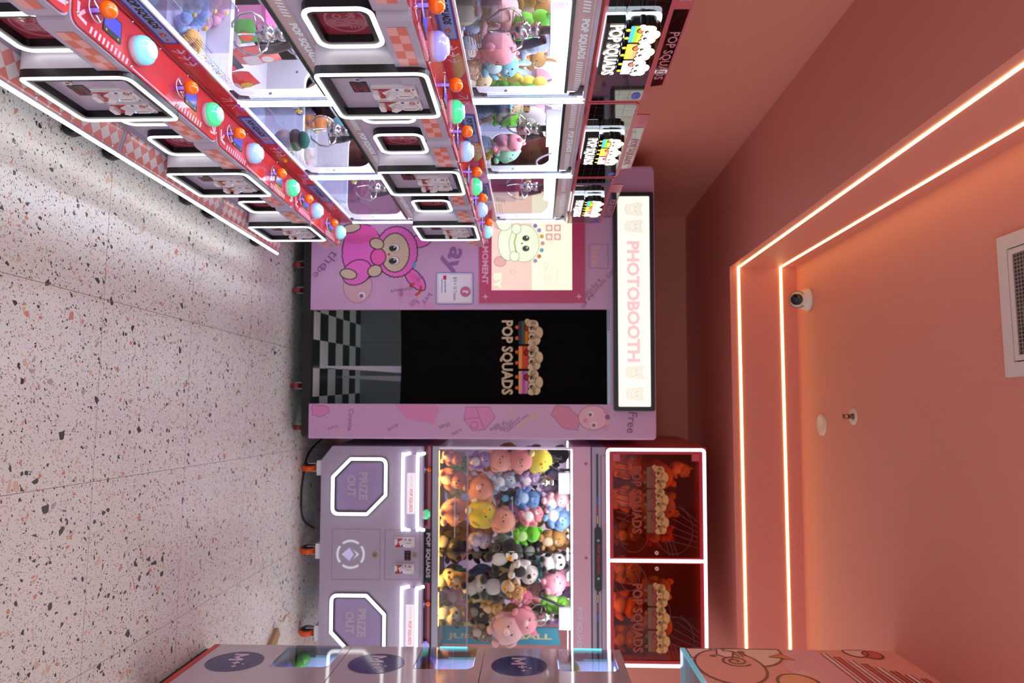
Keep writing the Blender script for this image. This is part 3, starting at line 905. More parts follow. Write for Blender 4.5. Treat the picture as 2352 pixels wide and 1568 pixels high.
    bt = [(1.388, 1.56), (1.44, 1.53), (1.52, 1.60), (1.53, 1.68), (1.47, 1.70), (1.40, 1.63)]
    b.flat(bt, .0006, mat('bag_rose', (206, 130, 160), .4), F=F); b.stroke(fur(bt, .004), .003, dk, .0008, True, F=F)
    cr = fur(circ(1.46, 1.77, .07, 16, .085), .003)
    b.flat(cr, .0009, mat('pale_face2', (222, 172, 190), .4), F=F); b.stroke(cr, .003, dk, .0011, True, F=F)
    for u, v in ((1.44, 1.755), (1.50, 1.775)): b.flat(circ(u, v, .017, 12), .0013, wh, F=F); b.flat(circ(u + .002, v - .002, .011, 10), .0015, dk, F=F)
    b.flat(circ(1.475, 1.725, .013, 10), .0013, ros, F=F)
    for i in range(4): b.flat(circ(1.425 + .03 * i, 1.855 - .008 * abs(i - 1.5), .015, 12), .0013, (ros, dk, ol, ros)[i], F=F)
    sh = fur([(1.39, .15), (1.40, .24), (1.43, .25), (1.46, .20), (1.45, .15)], .004); b.flat(sh, .0006, ros, F=F); b.stroke(sh, .003, dk, .0008, True, F=F)
    # left side (seen through the glass of the row)
    for u, v, ru, rv in ((.12, .35, .08, .1), (.2, .7, .09, .08), (.1, .95, .07, .07)): blob(u, v, ru, rv, ros, .0004, 0, dk, .004)
    ch = [(.62, 1.735), (.80, 1.735), (.812, 1.86), (.70, 1.875), (.62, 1.86)]
    b.stroke(fur([(.46, 1.75), (.60, 1.75), (.60, 1.86), (.46, 1.86)], .003), .003, dk, .0006, True, F=F)
    for i in range(5): b.flat(rr(.475 + .024 * i, .492 + .024 * i, 1.765, 1.80, .004), .0006, ol, F=F)
    b.build('booth_shell', r)
    # base, casters
    b = MB(); b.prism(plan(.004, W - .004, .002, D, .05, .06), .085, .135, BLACKM); b.box(.838, 1.384, .04, D - .03, .130, .1375, BLACKM)
    b.build('plinth', r)
    wr = mat('wheel_wine_red', (120, 24, 30), .3)
    for x, y in ((.565, .06), (.718, .06), (1.28, .06), (1.53, .12), (.1, .06), (.1, 1.05), (1.5, 1.05)):
        b = MB()
        Fw = Matrix.Translation((x, y, .034)) @ Euler((0, PI / 2, 0)).to_matrix().to_4x4()
        b.lathe([(.001, -.013), (.031, -.013), (.034, -.008), (.034, -.002), (.031, 0), (.034, .002), (.034, .008), (.031, .013), (.001, .013)], wr, 18, F=Fw)
        b.lathe([(.001, -.02), (.006, -.02), (.006, .02), (.001, .02)], STEEL, 8, F=Fw)
        b.box(x - .019, x - .016, y - .016, y + .02, .03, .085, STEEL); b.box(x + .016, x + .019, y - .016, y + .02, .03, .085, STEEL); b.box(x - .03, x + .03, y - .03, y + .03, .078, .086, BLACK)
        b.build('caster', r)
    # inside
    gy = mat('booth_grey_panel', (128, 134, 138), .5)
    b = MB()
    b.add([(.03, .04, .138), (W - .03, .04, .138), (W - .03, D - .021, .138), (.03, D - .021, .138)], [(0, 1, 2, 3)], checker('black_white_checks', (214, 218, 216), (16, 20, 20), .1685, .25, 0, 'XY'))
    b.build('checked_floor', r)
    b = MB(); b.box(.031, W - .031, D - .024, D - .0205, .138, H - .01, gy); b.box(.0305, .034, .04, D - .024, .138, H - .01, gy); b.box(W - .034, W - .0305, .04, D - .024, .138, H - .01, gy)
    b.box(.966, .969, D - .0255, D - .024, .138, 1.2, mat('panel_joint', (60, 64, 66), .5))
    b.box(.031, W - .031, .041, D - .024, H - .012, H - .008, WHITE)
    b.build('inner_panels', r)
    b = MB(); b.box(.55, 1.05, .45, .85, H - .03, H - .013, mat('booth_lamp', (240, 250, 244), .4, emit=7.0)); b.build('inner_lamp', r)
    # curtain on its rail
    b = MB(); b.box(.836, 1.386, .010, .016, 1.852, 1.872, mat('rail_grey', (150, 166, 178), .35, metal=.6))
    for i in range(10):
        for j in range(2): b.flat(rr(.842 + .012 * i, .851 + .012 * i, 1.855 + .008 * j, 1.859 + .008 * j, .0005), .001, BLACK, F=FF(.010))
    b.build('curtain_rail', r)
    b = MB(); n = 60; vs = []; fs = []
    bk = mat('curtain_black', (7, 6, 7), .95, spec=.1)
    zs = [.652, .75, .95, 1.2, 1.5, 1.7, 1.862]
    for j, z in enumerate(zs):
        for i in range(n + 1):
            t = i / n
            y = .024 + .004 * math.sin(t * 21 + z) * (1 - abs(z - 1.3) * .4) + .003 * math.sin(t * 7 + 2)
            vs.append((.830 + .565 * t + (.004 * math.sin(z * 4) if t > .9 else 0), y, z + (.008 * math.sin(t * 3) if j == 0 else 0)))
    for j in range(len(zs) - 1):
        for i in range(n): fs.append((j * (n + 1) + i, j * (n + 1) + i + 1, (j + 1) * (n + 1) + i + 1, (j + 1) * (n + 1) + i))
    b.add(vs, fs, bk, True); b.add([(v[0], v[1] + .003, v[2]) for v in vs], [f[::-1] for f in fs], bk, True)
    logo(b, FF(.0155), .900, 1.330, 1.234, 1.484, 'cloth', 0, .0006)
    b.build('curtain', r)
    # light box sign
    b = MB(FF(0)); po = rr(.170, 1.418, 1.886, 2.114, .008)
    b.ring(po, rr(.193, 1.394, 1.909, 2.091, .006), 0, .05, BLACK)
    b.prism(rr(.19, 1.397, 1.906, 2.094, .006), 0, .04, BLACK)
    sg = b.build('sign_box', r)
    b = MB(FF(-.040)); b.prism(rr(.193, 1.394, 1.909, 2.091, .006), 0, .003, mat('sign_glow', (250, 252, 240), .5, emit=.96, ecol=(250, 252, 240)))
    pkl = mat('sign_pink_letters', (255, 214, 214), .5, emit=.86, ecol=(255, 206, 208)); pgl = mat('sign_pale_lines', (226, 226, 176), .5, emit=.75, ecol=(222, 226, 180)); pkf = mat('sign_pale_fill', (250, 240, 226), .5, emit=.9, ecol=(250, 240, 228))
    b.text('PHOTOBOOTH', .452, 1.142, 1.960, 2.034, pkl, w=.0036, bold=.045)
    for u, s_ in ((.268, 1), (.366, 1), (1.200, -1), (1.322, -1)):      # four pale little animals
        for du, dv, ru, rv in ((0, -.022, .032, .026), (.0, .016, .036, .03), (-.026, .04, .012, .014), (.026, .04, .012, .014)):
            q = circ(u + du * s_, 1.998 + dv, ru, 16, rv); b.flat(q, .0034, pkf); b.stroke(q, .0018, pgl, .0037, True)
        for du in (-.012, .012): b.flat(circ(u + du, 2.014, .0045, 8), .0040, pgl)
        b.stroke([(u - .006, 2.004), (u, 2.001), (u + .006, 2.004)], .0018, pgl, .0040)
    b.build('sign_face', sg)
    # framed backlit poster
    b = MB(FF(0)); mg = mat('poster_magenta', (190, 62, 112), .35)
    b.ring(rr(.08, .801, 1.117, 1.724, .001), rr(.152, .728, 1.187, 1.652, .002), .001, .012, mg)
    wt = mat('poster_pale_text', (226, 176, 196), .4)
    b.text('THE MOMENT', .36, .692, 1.132, 1.168, wt, w=.0125, bold=.03)
    for u, v in ((.765, 1.152), (.765, 1.690), (.115, 1.69), (.115, 1.152)): b.flat(star(u, v, .020, 4, .3), .0125, wt)
    pf = b.build('poster_frame', r)
    b = MB(FF(0)); gl = mat('poster_glow', (255, 222, 212), .5, emit=.85, ecol=(255, 214, 200)); gl2 = mat('poster_glow_cream', (255, 250, 226), .5, emit=.95, ecol=(255, 250, 222))
    b.flat([(.152, 1.187), (.728, 1.187), (.728, 1.42), (.152, 1.42)], .004, gl); b.flat([(.152, 1.42), (.728, 1.42), (.728, 1.652), (.152, 1.652)], .004, gl2)
    pg = mat('poster_pink_ink', (250, 196, 190), .5, emit=.7, ecol=(250, 186, 182)); gr = mat('poster_green_line', (120, 140, 104), .5, emit=.12, ecol=(120, 140, 104)); pal = mat('poster_pale_fill', (244, 250, 226), .5, emit=.88, ecol=(240, 250, 220))
    b.text('BY', .628, .722, 1.200, 1.245, pal, w=.0046, bold=.04)
    def pb2(cu, cv, ru, rv, m, w): q = fur(circ(cu, cv, ru, 20, rv), .002); b.flat(q, w, m); b.stroke(q, .0025, gr, w + .0003, True)
    pb2(.34, 1.235, .03, .035, pg, .0044); pb2(.56, 1.235, .03, .035, pg, .0044)
    pb2(.45, 1.285, .105, .062, pal, .0048); pb2(.455, 1.375, .110, .088, pal, .0056); pb2(.37, 1.33, .03, .028, pal, .0064); pb2(.53, 1.32, .03, .028, pal, .0064); pb2(.33, 1.26, .05, .045, pal, .0062)
    for u in (.425, .485): b.flat(circ(u, 1.385, .017, 14, .021), .0068, mat('poster_eye', (70, 96, 74), .5)); b.flat(circ(u - .005, 1.392, .005, 8), .0070, pal)
    b.flat(circ(.455, 1.362, .006, 8), .0068, mat('poster_nose', (206, 120, 90), .5)); b.stroke([(.40, 1.33), (.45, 1.318), (.51, 1.33)], .008, mat('poster_lime', (206, 222, 110), .5, emit=.5), .0066)
    bc = [(176, 140, 220), (190, 170, 230), (244, 206, 110), (240, 180, 190), (130, 206, 210), (240, 160, 80), (210, 170, 214)]
    for i, c in enumerate(bc):
        a = R(150 - 20 * i * 1.0); b.flat(circ(.455 + .118 * math.cos(a), 1.385 + .085 * math.sin(a) + .012, .013, 12), .0068, mat('poster_bead_%d' % i, c, .5, emit=.55))
    for i in range(2):
        for j in range(2): b.flat(rr(.345 + .052 * i, .385 + .052 * i, 1.50 + .048 * j, 1.54 + .048 * j, .004), .0046, pg); b.flat(circ(.365 + .052 * i, 1.52 + .048 * j, .012, 10), .0050, pal)
    for u, v in ((.62, 1.31), (.58, 1.50), (.66, 1.52), (.44, 1.53)): b.stroke(star(u, v, .022), .0025, pg, .0046, True)
    b.stroke([(.60, 1.50), (.69, 1.49), (.695, 1.56), (.605, 1.57)], .0025, pg, .0046, True)
    b.build('poster_light_panel', pf)
    # price card in a sleeve
    b = MB(FF(0)); cw = mat('card_white', (224, 218, 232), .25, coat=.6)
    b.prism(rr(.622, .808, .864, 1.081, .014), .001, .004, mat('card_blue', (92, 124, 190), .3)); b.prism(rr(.627, .803, .869, 1.076, .011), .001, .0044, cw)
    b.ring(rr(.632, .798, .874, 1.071, .008), rr(.634, .796, .876, 1.069, .008), .0044, .0047, mat('card_red', (206, 110, 130), .4))
    b.flat(circ(.735, 1.035, .031, 20), .0048, mat('card_blue', (92, 124, 190), .3)); b.flat(circ(.735, 1.035, .027, 20), .0051, mat('card_rose', (206, 96, 130), .4)); b.text('?', .724, .746, 1.018, 1.053, cw, w=.0054, bold=.03)
    ik = mat('pen_ink', (60, 60, 70), .5)
    b.text('$10 = 10 Tokens', .650, .785, .962, .985, ik, w=.0050)
    b.text('popsquads', .660, .740, .912, .924, mat('card_navy', (40, 50, 110), .4), w=.0050, bold=.02); b.stroke([(.66, .898), (.74, .898)], .004, mat('card_blue', (92, 124, 190), .3), .0050)
    b.flat(rr(.64, .664, .905, .925, .003), .0049, mat('card_red2', (196, 60, 90), .4))
    tag(b.build('price_card', None, back_pos(-1.24, 4.0238 - .0005), (0, 0, A)), 'white price card reading $10 = 10 Tokens on the photo booth wall', 'sign')
    # high bench inside, its seat hidden by the curtain
    st = empty('bench', back_pos(-.08, 4.30), A, 'white bench with tapered board legs on the checked booth floor', 'bench')
    b = MB(); b.prism(rr(0, .36, .0, .42, .03), .70, .74, WHITE); b.build('seat', st)
    for x0, y0, s_ in ((.0, .03, 1), (.06, .39, 1), (.355, .03, -1), (.355, .39, -1)):
        b = MB(); q = [(x0, 0), (x0 + s_ * .012, 0), (x0 + s_ * .058, .70), (x0, .70)]
        if s_ < 0: q = q[::-1]
        b.prism(roundpoly(q, .004, 3), -.018, .018, WHITE, F=FF(y0)); b.build('leg', st)
    st.location.z = .1385
booth()

# ---------------------------------------------------------------- big two-player claw machine beside the booth
CW, CD = 1.291, .86
CORG = back_pos(.409, 4.2552)
def big_claw():
    r = empty('claw_machine', CORG, A, 'large lilac two-player claw machine with octagonal prize doors beside the photo booth', 'claw machine')
    li = mat('big_lilac', (172, 161, 184), .38)
    b = MB(FF(0))
    po = [(.085, .137), (CW - .085, .137), (CW, .205), (CW, .758), (0, .758), (0, .205)]
    b.prism(po, -CD, 0, li)
    ln = mat('panel_seam', (110, 98, 126), .5)
    for u0, u1, v0, v1 in ((.498, .798, .211, .503), (.500, .795, .533, .745)): b.stroke([(u0, v0), (u1, v0), (u1, v1), (u0, v1)], .003, ln, .0006, True)
    wl = mat('pale_glow_mark', (236, 232, 250), .4, emit=.5)
    for k in range(4):
        a0 = 45 + 90 * k + 8
        b.stroke([(.648 + .080 * math.cos(R(a0 + 74 * i / 12)), .325 + .080 * math.sin(R(a0 + 74 * i / 12))) for i in range(13)], .014, wl, .0012)
    lm = mat('diamond_lilac', (206, 200, 246), .4, emit=.2)
    b.flat([(.648 - .040, .318), (.648, .270), (.648 + .040, .318), (.648, .345)], .0012, lm)
    b.flat([(.648 - .042, .330), (.648, .362), (.648 + .042, .330), (.648 + .030, .340), (.648, .378), (.648 - .030, .340)], .0014, wl)
    b.build('lower_cabinet', r)
    # casters
    org = mat('wheel_orange', (226, 84, 20), .35)
    for x, y in ((.135, .06), (.637, .06), (1.127, .06), (.135, .78), (.637, .78), (1.127, .78)):
        b = MB(); Fw = Matrix.Translation((x, y, .048)) @ Euler((0, PI / 2, R(12))).to_matrix().to_4x4()
        b.lathe([(.001, -.018), (.036, -.018), (.046, -.013), (.048, -.003), (.045, 0), (.048, .003), (.046, .013), (.036, .018), (.001, .018)], org, 22, F=Fw)
        b.lathe([(.001, -.0185), (.036, -.0185), (.036, .0185), (.001, .0185)], BLACK, 18, F=Fw)
        b.box(x - .026, x + .026, y - .03, y + .04, .098, .104, STEEL); b.box(x - .026, x - .022, y - .02, y + .02, .045, .10, STEEL); b.box(x + .022, x + .026, y - .02, y + .02, .045, .10, STEEL); b.box(x - .045, x + .045, y - .04, y + .05, .104, .137, WHITEM)
        b.build('caster', r)
    # prize doors
    q1 = [(.063, .316), (.179, .202), (.418, .202), (.418, .43), (.297, .549), (.063, .549)]
    q2 = [(.876, .204), (1.111, .204), (1.228, .318), (1.228, .549), (.993, .549), (.876, .432)]
    for raw, rs, cu in ((q1, [.02, .02, .05, .02, .02, .05], .240), (q2, [.05, .02, .02, .05, .02, .02], 1.052)):
        def off(d_): return roundpoly(inset(raw, d_), [max(.004, v - d_) for v in rs], 5)
        b = MB(FF(0)); b.ring(off(0), off(.030), 0, .012, mat('door_outline', (24, 22, 24), .4)); d = b.build('prize_door', r)
        b = MB(FF(0)); b.ring(off(.004), off(.021), .012, .020, LED); b.build('led_frame', d)
        b = MB(FF(0)); b.prism(off(.028), 0, .004, mat('door_violet', (160, 142, 188), .15, coat=.4)); dv = mat('door_pale_text', (190, 174, 196), .3)
        b.text('PRIZE', cu - .083, cu + .083, .372, .424, dv, w=.0046, bold=.035); b.text('OUT', cu - .066, cu + .066, .300, .352, dv, w=.0046, bold=.035)
        b.build('flap', d)
    # coin panel pieces
    for u in (.574, .730): link('coin_slot', SLOT, r, (u, -.0005, .653))
    b = MB(FF(0)); b.prism(rr(.624, .681, .652, .690, .002), 0, .003, BLACK); b.text('1 = 1', .632, .673, .662, .680, mat('display_red_ink', (196, 40, 70), .4), w=.0036); b.build('price_display', r)
    for u, v in ((.651, .714), (.651, .473)):
        b = MB(FF(0)); b.prism(circ(u, v, .016, 18), 0, .004, mat('lock_brass', (176, 160, 70), .3)); b.prism(circ(u, v, .011, 16), .004, .010, CHROME); b.flat(rr(u - .002, u + .002, v - .006, v + .006, .001), .0105, BLACK); b.build('door_lock', r)
    # lit tray handles with a name plate
    for u0, u1 in ((.040, .497), (.832, 1.262)):
        b = MB(FF(0)); b.prism(roundpoly([(u0 + .012, .655), (u1 - .012, .655), (u1 - .002, .735), (u0 + .002, .735)], .02, 4), 0, .022, mat('tray_lilac', (196, 188, 220), .25)); t = b.build('joystick_tray', r)
        for v in (.643, .733):
            b = MB(); P = [(u0, -.012, v + .042), (u0 + .003, -.02, v + .022), (u0 + .012, -.026, v + .006), (u0 + .03, -.028, v), (u1 - .03, -.028, v), (u1 - .012, -.026, v + .006), (u1 - .003, -.02, v + .022), (u1, -.012, v + .042)]
            b.tube(smooth(P, 3), .0085, LED, 8); b.build('led_tube', t)
        b = MB(FF(-.022)); c = (u0 + u1) / 2 + .01; b.prism(rr(c - .122, c + .122, .668, .716, .004), 0, .002, mat('plate_glow', (250, 236, 244), .4, emit=.75, ecol=(250, 236, 244))); b.text('POP SQUADS', c - .025, c + .112, .680, .703, mat('plate_pink', (240, 60, 110), .4, emit=.5), w=.0026, bold=.01); b.text('WELCOME', c - .11, c - .04, .690, .700, mat('plate_pale', (250, 206, 214), .4, emit=.5), w=.0026)
        b.build('name_plate', t)
    # console ledge with sticks and buttons
    b = MB(); b.box(0, CW, .0, CD, .758, .762, BLACK); b.box(0, CW, -.012, .03, .762, .766, BLACK); b.box(0, CW, .03, .045, .762, .825, BLACK); b.box(0, CW, -.012, .0, .758, .768, li)
    b.box(.0, CW, .045, CD, .758, .815, mat('big_rose', (206, 124, 160), .35))
    rose = mat('ledge_rose', (190, 90, 118), .25); Fk = FF(.03)
    for u0, u1 in ((.0, .50), (.82, CW)): b.prism(rr(u0, u1, .786, .804, .008), 0, .006, rose, F=Fk); b.prism(rr(u0, u1, .766, .782, .004), 0, .003, mat('ledge_wine', (96, 30, 50), .2), F=Fk)
    b.box(.505, .812, .024, .031, .764, .820, BLACK)
    b.text('POP SQUADS', .522, .790, .776, .805, mat('strip_letters', (206, 190, 210), .4), w=.0075, F=Fk, bold=.035)
    con = b.build('console', r)
    for u in (.140, .94): link('joystick', STICK, con, (u, .008, .764)).scale = (.75, .75, .75)
    for u, c in ((.408, 'green'), (1.19, 'violet')): link('button', button_mesh(c), con, (u, .006, .764)).scale = (.85, .85, .85)
    # glass cabin
    gf = mat('cabin_frame_grey', (168, 164, 178), .3, metal=.3)
    b = MB(); b.box(0, CW, .02, .05, .815, .852, gf); b.box(0, .03, .05, CD, .815, .852, gf); b.box(CW - .03, CW, .05, CD, .815, .852, gf)
    b.box(.0, CW, .05, CD, .83, .842, mat('cabin_floor', (214, 206, 220), .4)); b.box(0, CW, CD - .02, CD, .842, 1.68, mat('cabin_back_lilac', (214, 196, 226), .4))
    b.build('cabin_sill', r)
    b = MB(); b.box(.004, CW - .004, .024, .030, .852, 1.665, GLASS); b.box(.634, .638, .0235, .0305, .852, 1.665, GEDGE)
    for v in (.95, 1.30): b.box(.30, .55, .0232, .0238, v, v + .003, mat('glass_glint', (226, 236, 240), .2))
    b.build('front_glass', r)
    for x in (.002, CW - .008):
        b = MB(); b.box(x, x + .006, .034, CD - .02, .852, 1.665, GLASS); b.build('side_glass', r)
    for x in (.012, CW - .012):
        b = MB(); b.tube([(x, .045, .852), (x, .045, 1.665)], .008, mat('corner_clear_rod', (226, 216, 236), .2, emit=.4), 8); b.build('corner_rod', r)
    b = MB(); b.box(.02, CW - .02, .055, .06, .852, 1.028, ACRYL); b.box(.02, CW - .02, .052, .064, 1.022, 1.030, mat('rail_mauve', (190, 160, 180), .3)); b.box(.636, .642, .06, .30, .852, 1.03, ACRYL); b.build('prize_barrier', r)
    b = MB(); b.box(.03, 1.10, .075, .105, .8425, .846, mat('warm_strip', (255, 214, 130), .4, emit=30.0, ecol=(255, 196, 96))); b.build('warm_led_strip', r)
    b = MB(); b.box(.02, CW - .02, .07, .11, 1.660, 1.6645, mat('cabin_fill', (250, 250, 255), .4, emit=20.0)); b.box(.02, CW - .02, .60, .64, 1.660, 1.6645, mat('cabin_fill', (250, 250, 255), .4, emit=20.0)); b.build('ceiling_fill', r)  # added fill strips tucked under the header to brighten the toys
    b = MB(FF(.25)); bn = mat('banner_teal', (60, 150, 176), .5); b.prism(roundpoly([(1.155, .852), (1.262, .852), (1.262, 1.60), (1.155, 1.58)], .01), -.01, 0, bn)
    b.text('JUMPING BALL', 1.215 - .33, 1.215 + .33, 1.215 - .022, 1.215 + .022, mat('banner_cream', (226, 206, 160), .5), w=.001, rot=PI / 2, bold=.03)
    b.build('banner', r)
    # header
    hp = mat('header_rose', (222, 176, 200), .35)
    b = MB(); b.box(0, CW, .016, CD, 1.665, 1.779, hp); F = FF(.016); b.box(0, CW, .013, .02, 1.774, 1.781, BLACK)
    wl2 = mat('header_letters', (224, 216, 236), .4)
    b.text('POP SQUADS', .95, 1.20, 1.685, 1.720, wl2, w=.0008, F=F, bold=.03)
    for u in (.1, .66, 1.22): b.flat(circ(u, 1.745, .010, 12), .0008, mat('header_dot', (176, 100, 124), .4), F=F)
    b.build('header', r)
    st = mat('strip_violet_grey', (176, 160, 186), .35)
    b = MB(); b.box(0, CW, .004, CD, 1.781, 1.862, st); F = FF(.004)
    b.prism(rr(.04, CW - .04, 1.806, 1.818, .006), 0, .004, mat('groove_dark', (60, 52, 78), .4), F=F)
    b.prism(rr(.474, .852, 1.794, 1.838, .021), 0, .010, mat('pill_black', (16, 14, 18), .25), F=F)
    rl = mat('pill_red', (150, 24, 26), .4, emit=.5, ecol=(200, 20, 20))
    b.text('POP SQUADS', .578, .748, 1.807, 1.826, rl, w=.0106, F=F, bold=.01)
    for u in (.552, .776): b.flat(star(u, 1.816, .012, 4, .3), .0106, mat('pill_star', (214, 200, 214), .4), F=F)
    for i, c in enumerate(((40, 110, 220), (200, 40, 50), (230, 200, 40))):
        for s_ in (-1, 1):
            for q in range(4):
                u = .663 + s_ * (.215 + .055 * (2 - i)) + s_ * .012 * q
                b.flat(rr(u - .004, u + .004, 1.809, 1.815, .001), .0046, mat('dash_%d' % i, c, .4, emit=.5), F=F)
    b.stroke([(.05, 1.858), (.05, 1.835), (1.24, 1.835), (1.24, 1.858)], .004, mat('groove_dark', (60, 52, 78), .4), .001, F=F)
    b.build('display_strip', r)
    # upper display box with two red doors
    wn = mat('box_wine', (176, 40, 58), .4); pkb = mat('box_salmon_side', (206, 90, 96), .4)
    b = MB(); z0, z1 = 1.862, 2.462
    b.box(0.0, .012, .0, CD, z0, z1, pkb); b.box(CW - .012, CW, .0, CD, z0, z1, pkb); b.box(.012, CW - .012, 0, CD, z0, z0 + .012, pkb); b.box(.012, CW - .012, 0, CD, z1 - .012, z1, pkb); b.box(.012, CW - .012, CD - .012, CD, z0 + .012, z1 - .012, wn)
    po = rr(.001, CW - .001, z0 + .001, z1 - .001, .02); pi = rr(.040, CW - .040, z0 + .044, z1 - .044, .004)
    b.ring(po, pi, -.01, .004, wn, F=FF(0)); b.box(.652, .684, -.004, .012, z0 + .03, z1 - .03, wn)
    b.build('display_box', r)
    b = MB(); b.box(.05, CW - .05, .03, .05, z1 - .03, z1 - .02, mat('box_fill', (255, 240, 226), .4, emit=16.0)); b.box(.05, CW - .05, .03, .05, z0 + .014, z0 + .02, mat('box_fill', (255, 240, 226), .4, emit=16.0)); b.build('inner_fill', r)  # fill strips added inside the box so the toys show through the film
    b = MB(FF(0)); ledframe(b, rr(.004, CW - .004, z0 + .004, z1 - .004, .024, 6), .004, .017); b.prism(rr(.660, .676, z0 + .024, z1 - .024, .007), .004, .012, LED); b.build('led_frame', r)
    red = glass('red_film', (208, 150, 110), .93, .5)
    for k, (u0, u1) in enumerate(((.040, .652), (.684, CW - .040))):
        b = MB(FF(0)); v0, v1 = z0 + .044, z1 - .044
        b.prism(rr(u0, u1, v0, v1, .002), -.008, -.004, red)
        fl = mat('film_line', (86, 30, 26), .5); fr_ = mat('film_rose', (140, 62, 60), .5)
        c = u0 + .11
        sp = [(c + (.01 + .0028 * i) * math.cos(i * .42), v0 + .09 + (.01 + .0028 * i) * math.sin(i * .42)) for i in range(40)] if k else None
        if sp: b.stroke(sp, .005, fl, .0002)
        else:
            for i in range(11): b.stroke([(u0 + .015 + .036 * i, v0 + .02), (u0 + .03 + .037 * i, v0 + .10)], .006, fl, .0002)
        for cx, cy, rx in ((u0 + .30, v0 + .24, .12), (u0 + .45, v0 + .36, .14), (u0 + .47, v0 + .12, .11)): b.stroke(circ(cx, cy, rx, 26, rx * .8), .004, fl, .0003, True)
        for i in range(6): b.stroke([(u0 + .40 + .03 * i, v1 - .01), (u0 + .30 + .04 * i, v1 - .12 - .02 * i)], .004, fl, .0003)
        for i in range(3): b.stroke([(u1 - .10, v1 - .20 + .02 * i), (u1 - .01, v1 - .18 + .025 * i)], .004, fl, .0003)
        lu = u0 + (.07 if not k else .12)
        logo(b, FF(-.0005), lu, lu + .40, v0 + .10, v0 + .33, 'faint', 0, .0005)
        dd = b.build('red_door', r)
        lu = u1 - .03 if k == 0 else u0 + .03
        b = MB(FF(0)); b.ring(circ(lu, (v0 + v1) / 2, .011, 16), circ(lu, (v0 + v1) / 2, .005, 16), .0, .008, mat('lock_pink_white', (236, 200, 206), .3)); b.build('door_lock', dd)
        for uu, vv in ((u0 if k == 0 else u1 - .04, v0), (u0 if k == 0 else u1 - .04, v1 - .042)):
            b = MB(FF(0)); b.prism([(uu, vv), (uu + .04, vv), (uu + .04, vv + .042), (uu, vv + .042)], 0, .006, mat('hinge_rose', (196, 84, 100), .35)); b.build('hinge', dd)
    # two claws
    for cx, cy in ((.24, .20), (1.06, .17)):
        b = MB(); b.prism(rr(cx - .065, cx + .065, cy - .05, cy + .05, .01), 1.585, 1.655, mat('carriage_grey', (190, 184, 196), .35)); cg = b.build('claw_carriage', r)
        link('claw', CLAWM, cg, (cx, cy, 1.588)).scale = (1.15, 1.15, 1.0)
        b = MB(); b.tube(smooth([(cx - .06, cy, 1.62), (cx - .10, cy - .02, 1.54), (cx - .13, cy - .02, 1.47), (cx - .16, cy, 1.50), (cx - .14, cy + .03, 1.62)]), .008, BLACK, 8); b.build('cable', cg)
big_claw()
# ---------------------------------------------------------------- soft toys
PC = {'pink': (240, 150, 160), 'pink2': (236, 140, 140), 'pink3': (242, 158, 146), 'pink4': (250, 170, 190), 'pink5': (246, 160, 178), 'pink6': (238, 130, 160), 'darkbrown': (52, 34, 24), 'cream': (244, 226, 180), 'cream2': (248, 234, 196),
      'tan': (214, 160, 90), 'brown': (150, 92, 40), 'lilac': (176, 150, 214), 'blush': (240, 170, 160), 'rose': (236, 152, 150), 'lemon': (240, 224, 70), 'coral': (240, 164, 140), 'paleblue': (186, 206, 232), 'violet': (190, 160, 220),
      'blue': (96, 150, 214), 'mauve': (196, 160, 206), 'blackblue': (40, 44, 56), 'yellow': (240, 222, 80), 'salmon': (246, 176, 150), 'orchid': (214, 156, 214), 'pinkwhite': (240, 152, 164), 'pinkwhite2': (248, 190, 202), 'blue2': (128, 180, 236),
      'green': (110, 214, 40), 'paleviolet': (206, 190, 226), 'blackwhite': (30, 30, 32), 'black': (24, 24, 26), 'ginger': (190, 140, 70), 'white': (240, 238, 236), 'lime': (130, 222, 60), 'whiteblack': (236, 230, 226), 'white2': (226, 226, 226),
      'blackgrey': (46, 46, 50), 'caramel': (206, 150, 80), 'charcoal': (48, 42, 40), 'taupe': (140, 116, 96), 'palepink': (248, 196, 198), 'honey': (214, 164, 90), 'skyblue': (120, 196, 214), 'bark': (110, 78, 48), 'umber': (120, 78, 50),
      'beige': (226, 200, 160), 'mint': (150, 222, 190), 'orange': (246, 156, 80), 'peach': (246, 206, 176), 'grey': (150, 150, 160), 'navy': (70, 90, 160), 'teal': (70, 130, 130), 'red': (206, 50, 50)}
WORD = {'pink2': 'coral pink', 'pink3': 'rosy pink', 'pink4': 'light pink', 'pink5': 'bright pink', 'pink6': 'deep pink', 'darkbrown': 'dark brown', 'cream2': 'creamy', 'paleblue': 'pale blue', 'blackblue': 'black and blue', 'pinkwhite': 'pink and white', 'pinkwhite2': 'pale pink and white', 'blue2': 'light blue and white',
        'paleviolet': 'pale violet', 'blackwhite': 'black and white', 'whiteblack': 'white and black', 'white2': 'soft white', 'blackgrey': 'black and grey', 'palepink': 'pale pink', 'skyblue': 'sky blue'}
ACC = {'pink2': (246, 226, 200), 'blue2': (240, 236, 230), 'pinkwhite': (246, 240, 240), 'pinkwhite2': (252, 246, 246), 'lilac': (240, 232, 240), 'violet': (244, 236, 240), 'yellow': (246, 240, 200), 'blackwhite': (240, 238, 236), 'blackgrey': (206, 206, 210), 'whiteblack': (40, 38, 40), 'blackblue': (120, 190, 230)}
def fab(c):
    return mat('plush_' + c, PC[c], .95, bump=.5, bscale=260, sheen=.4)
_PM = {}
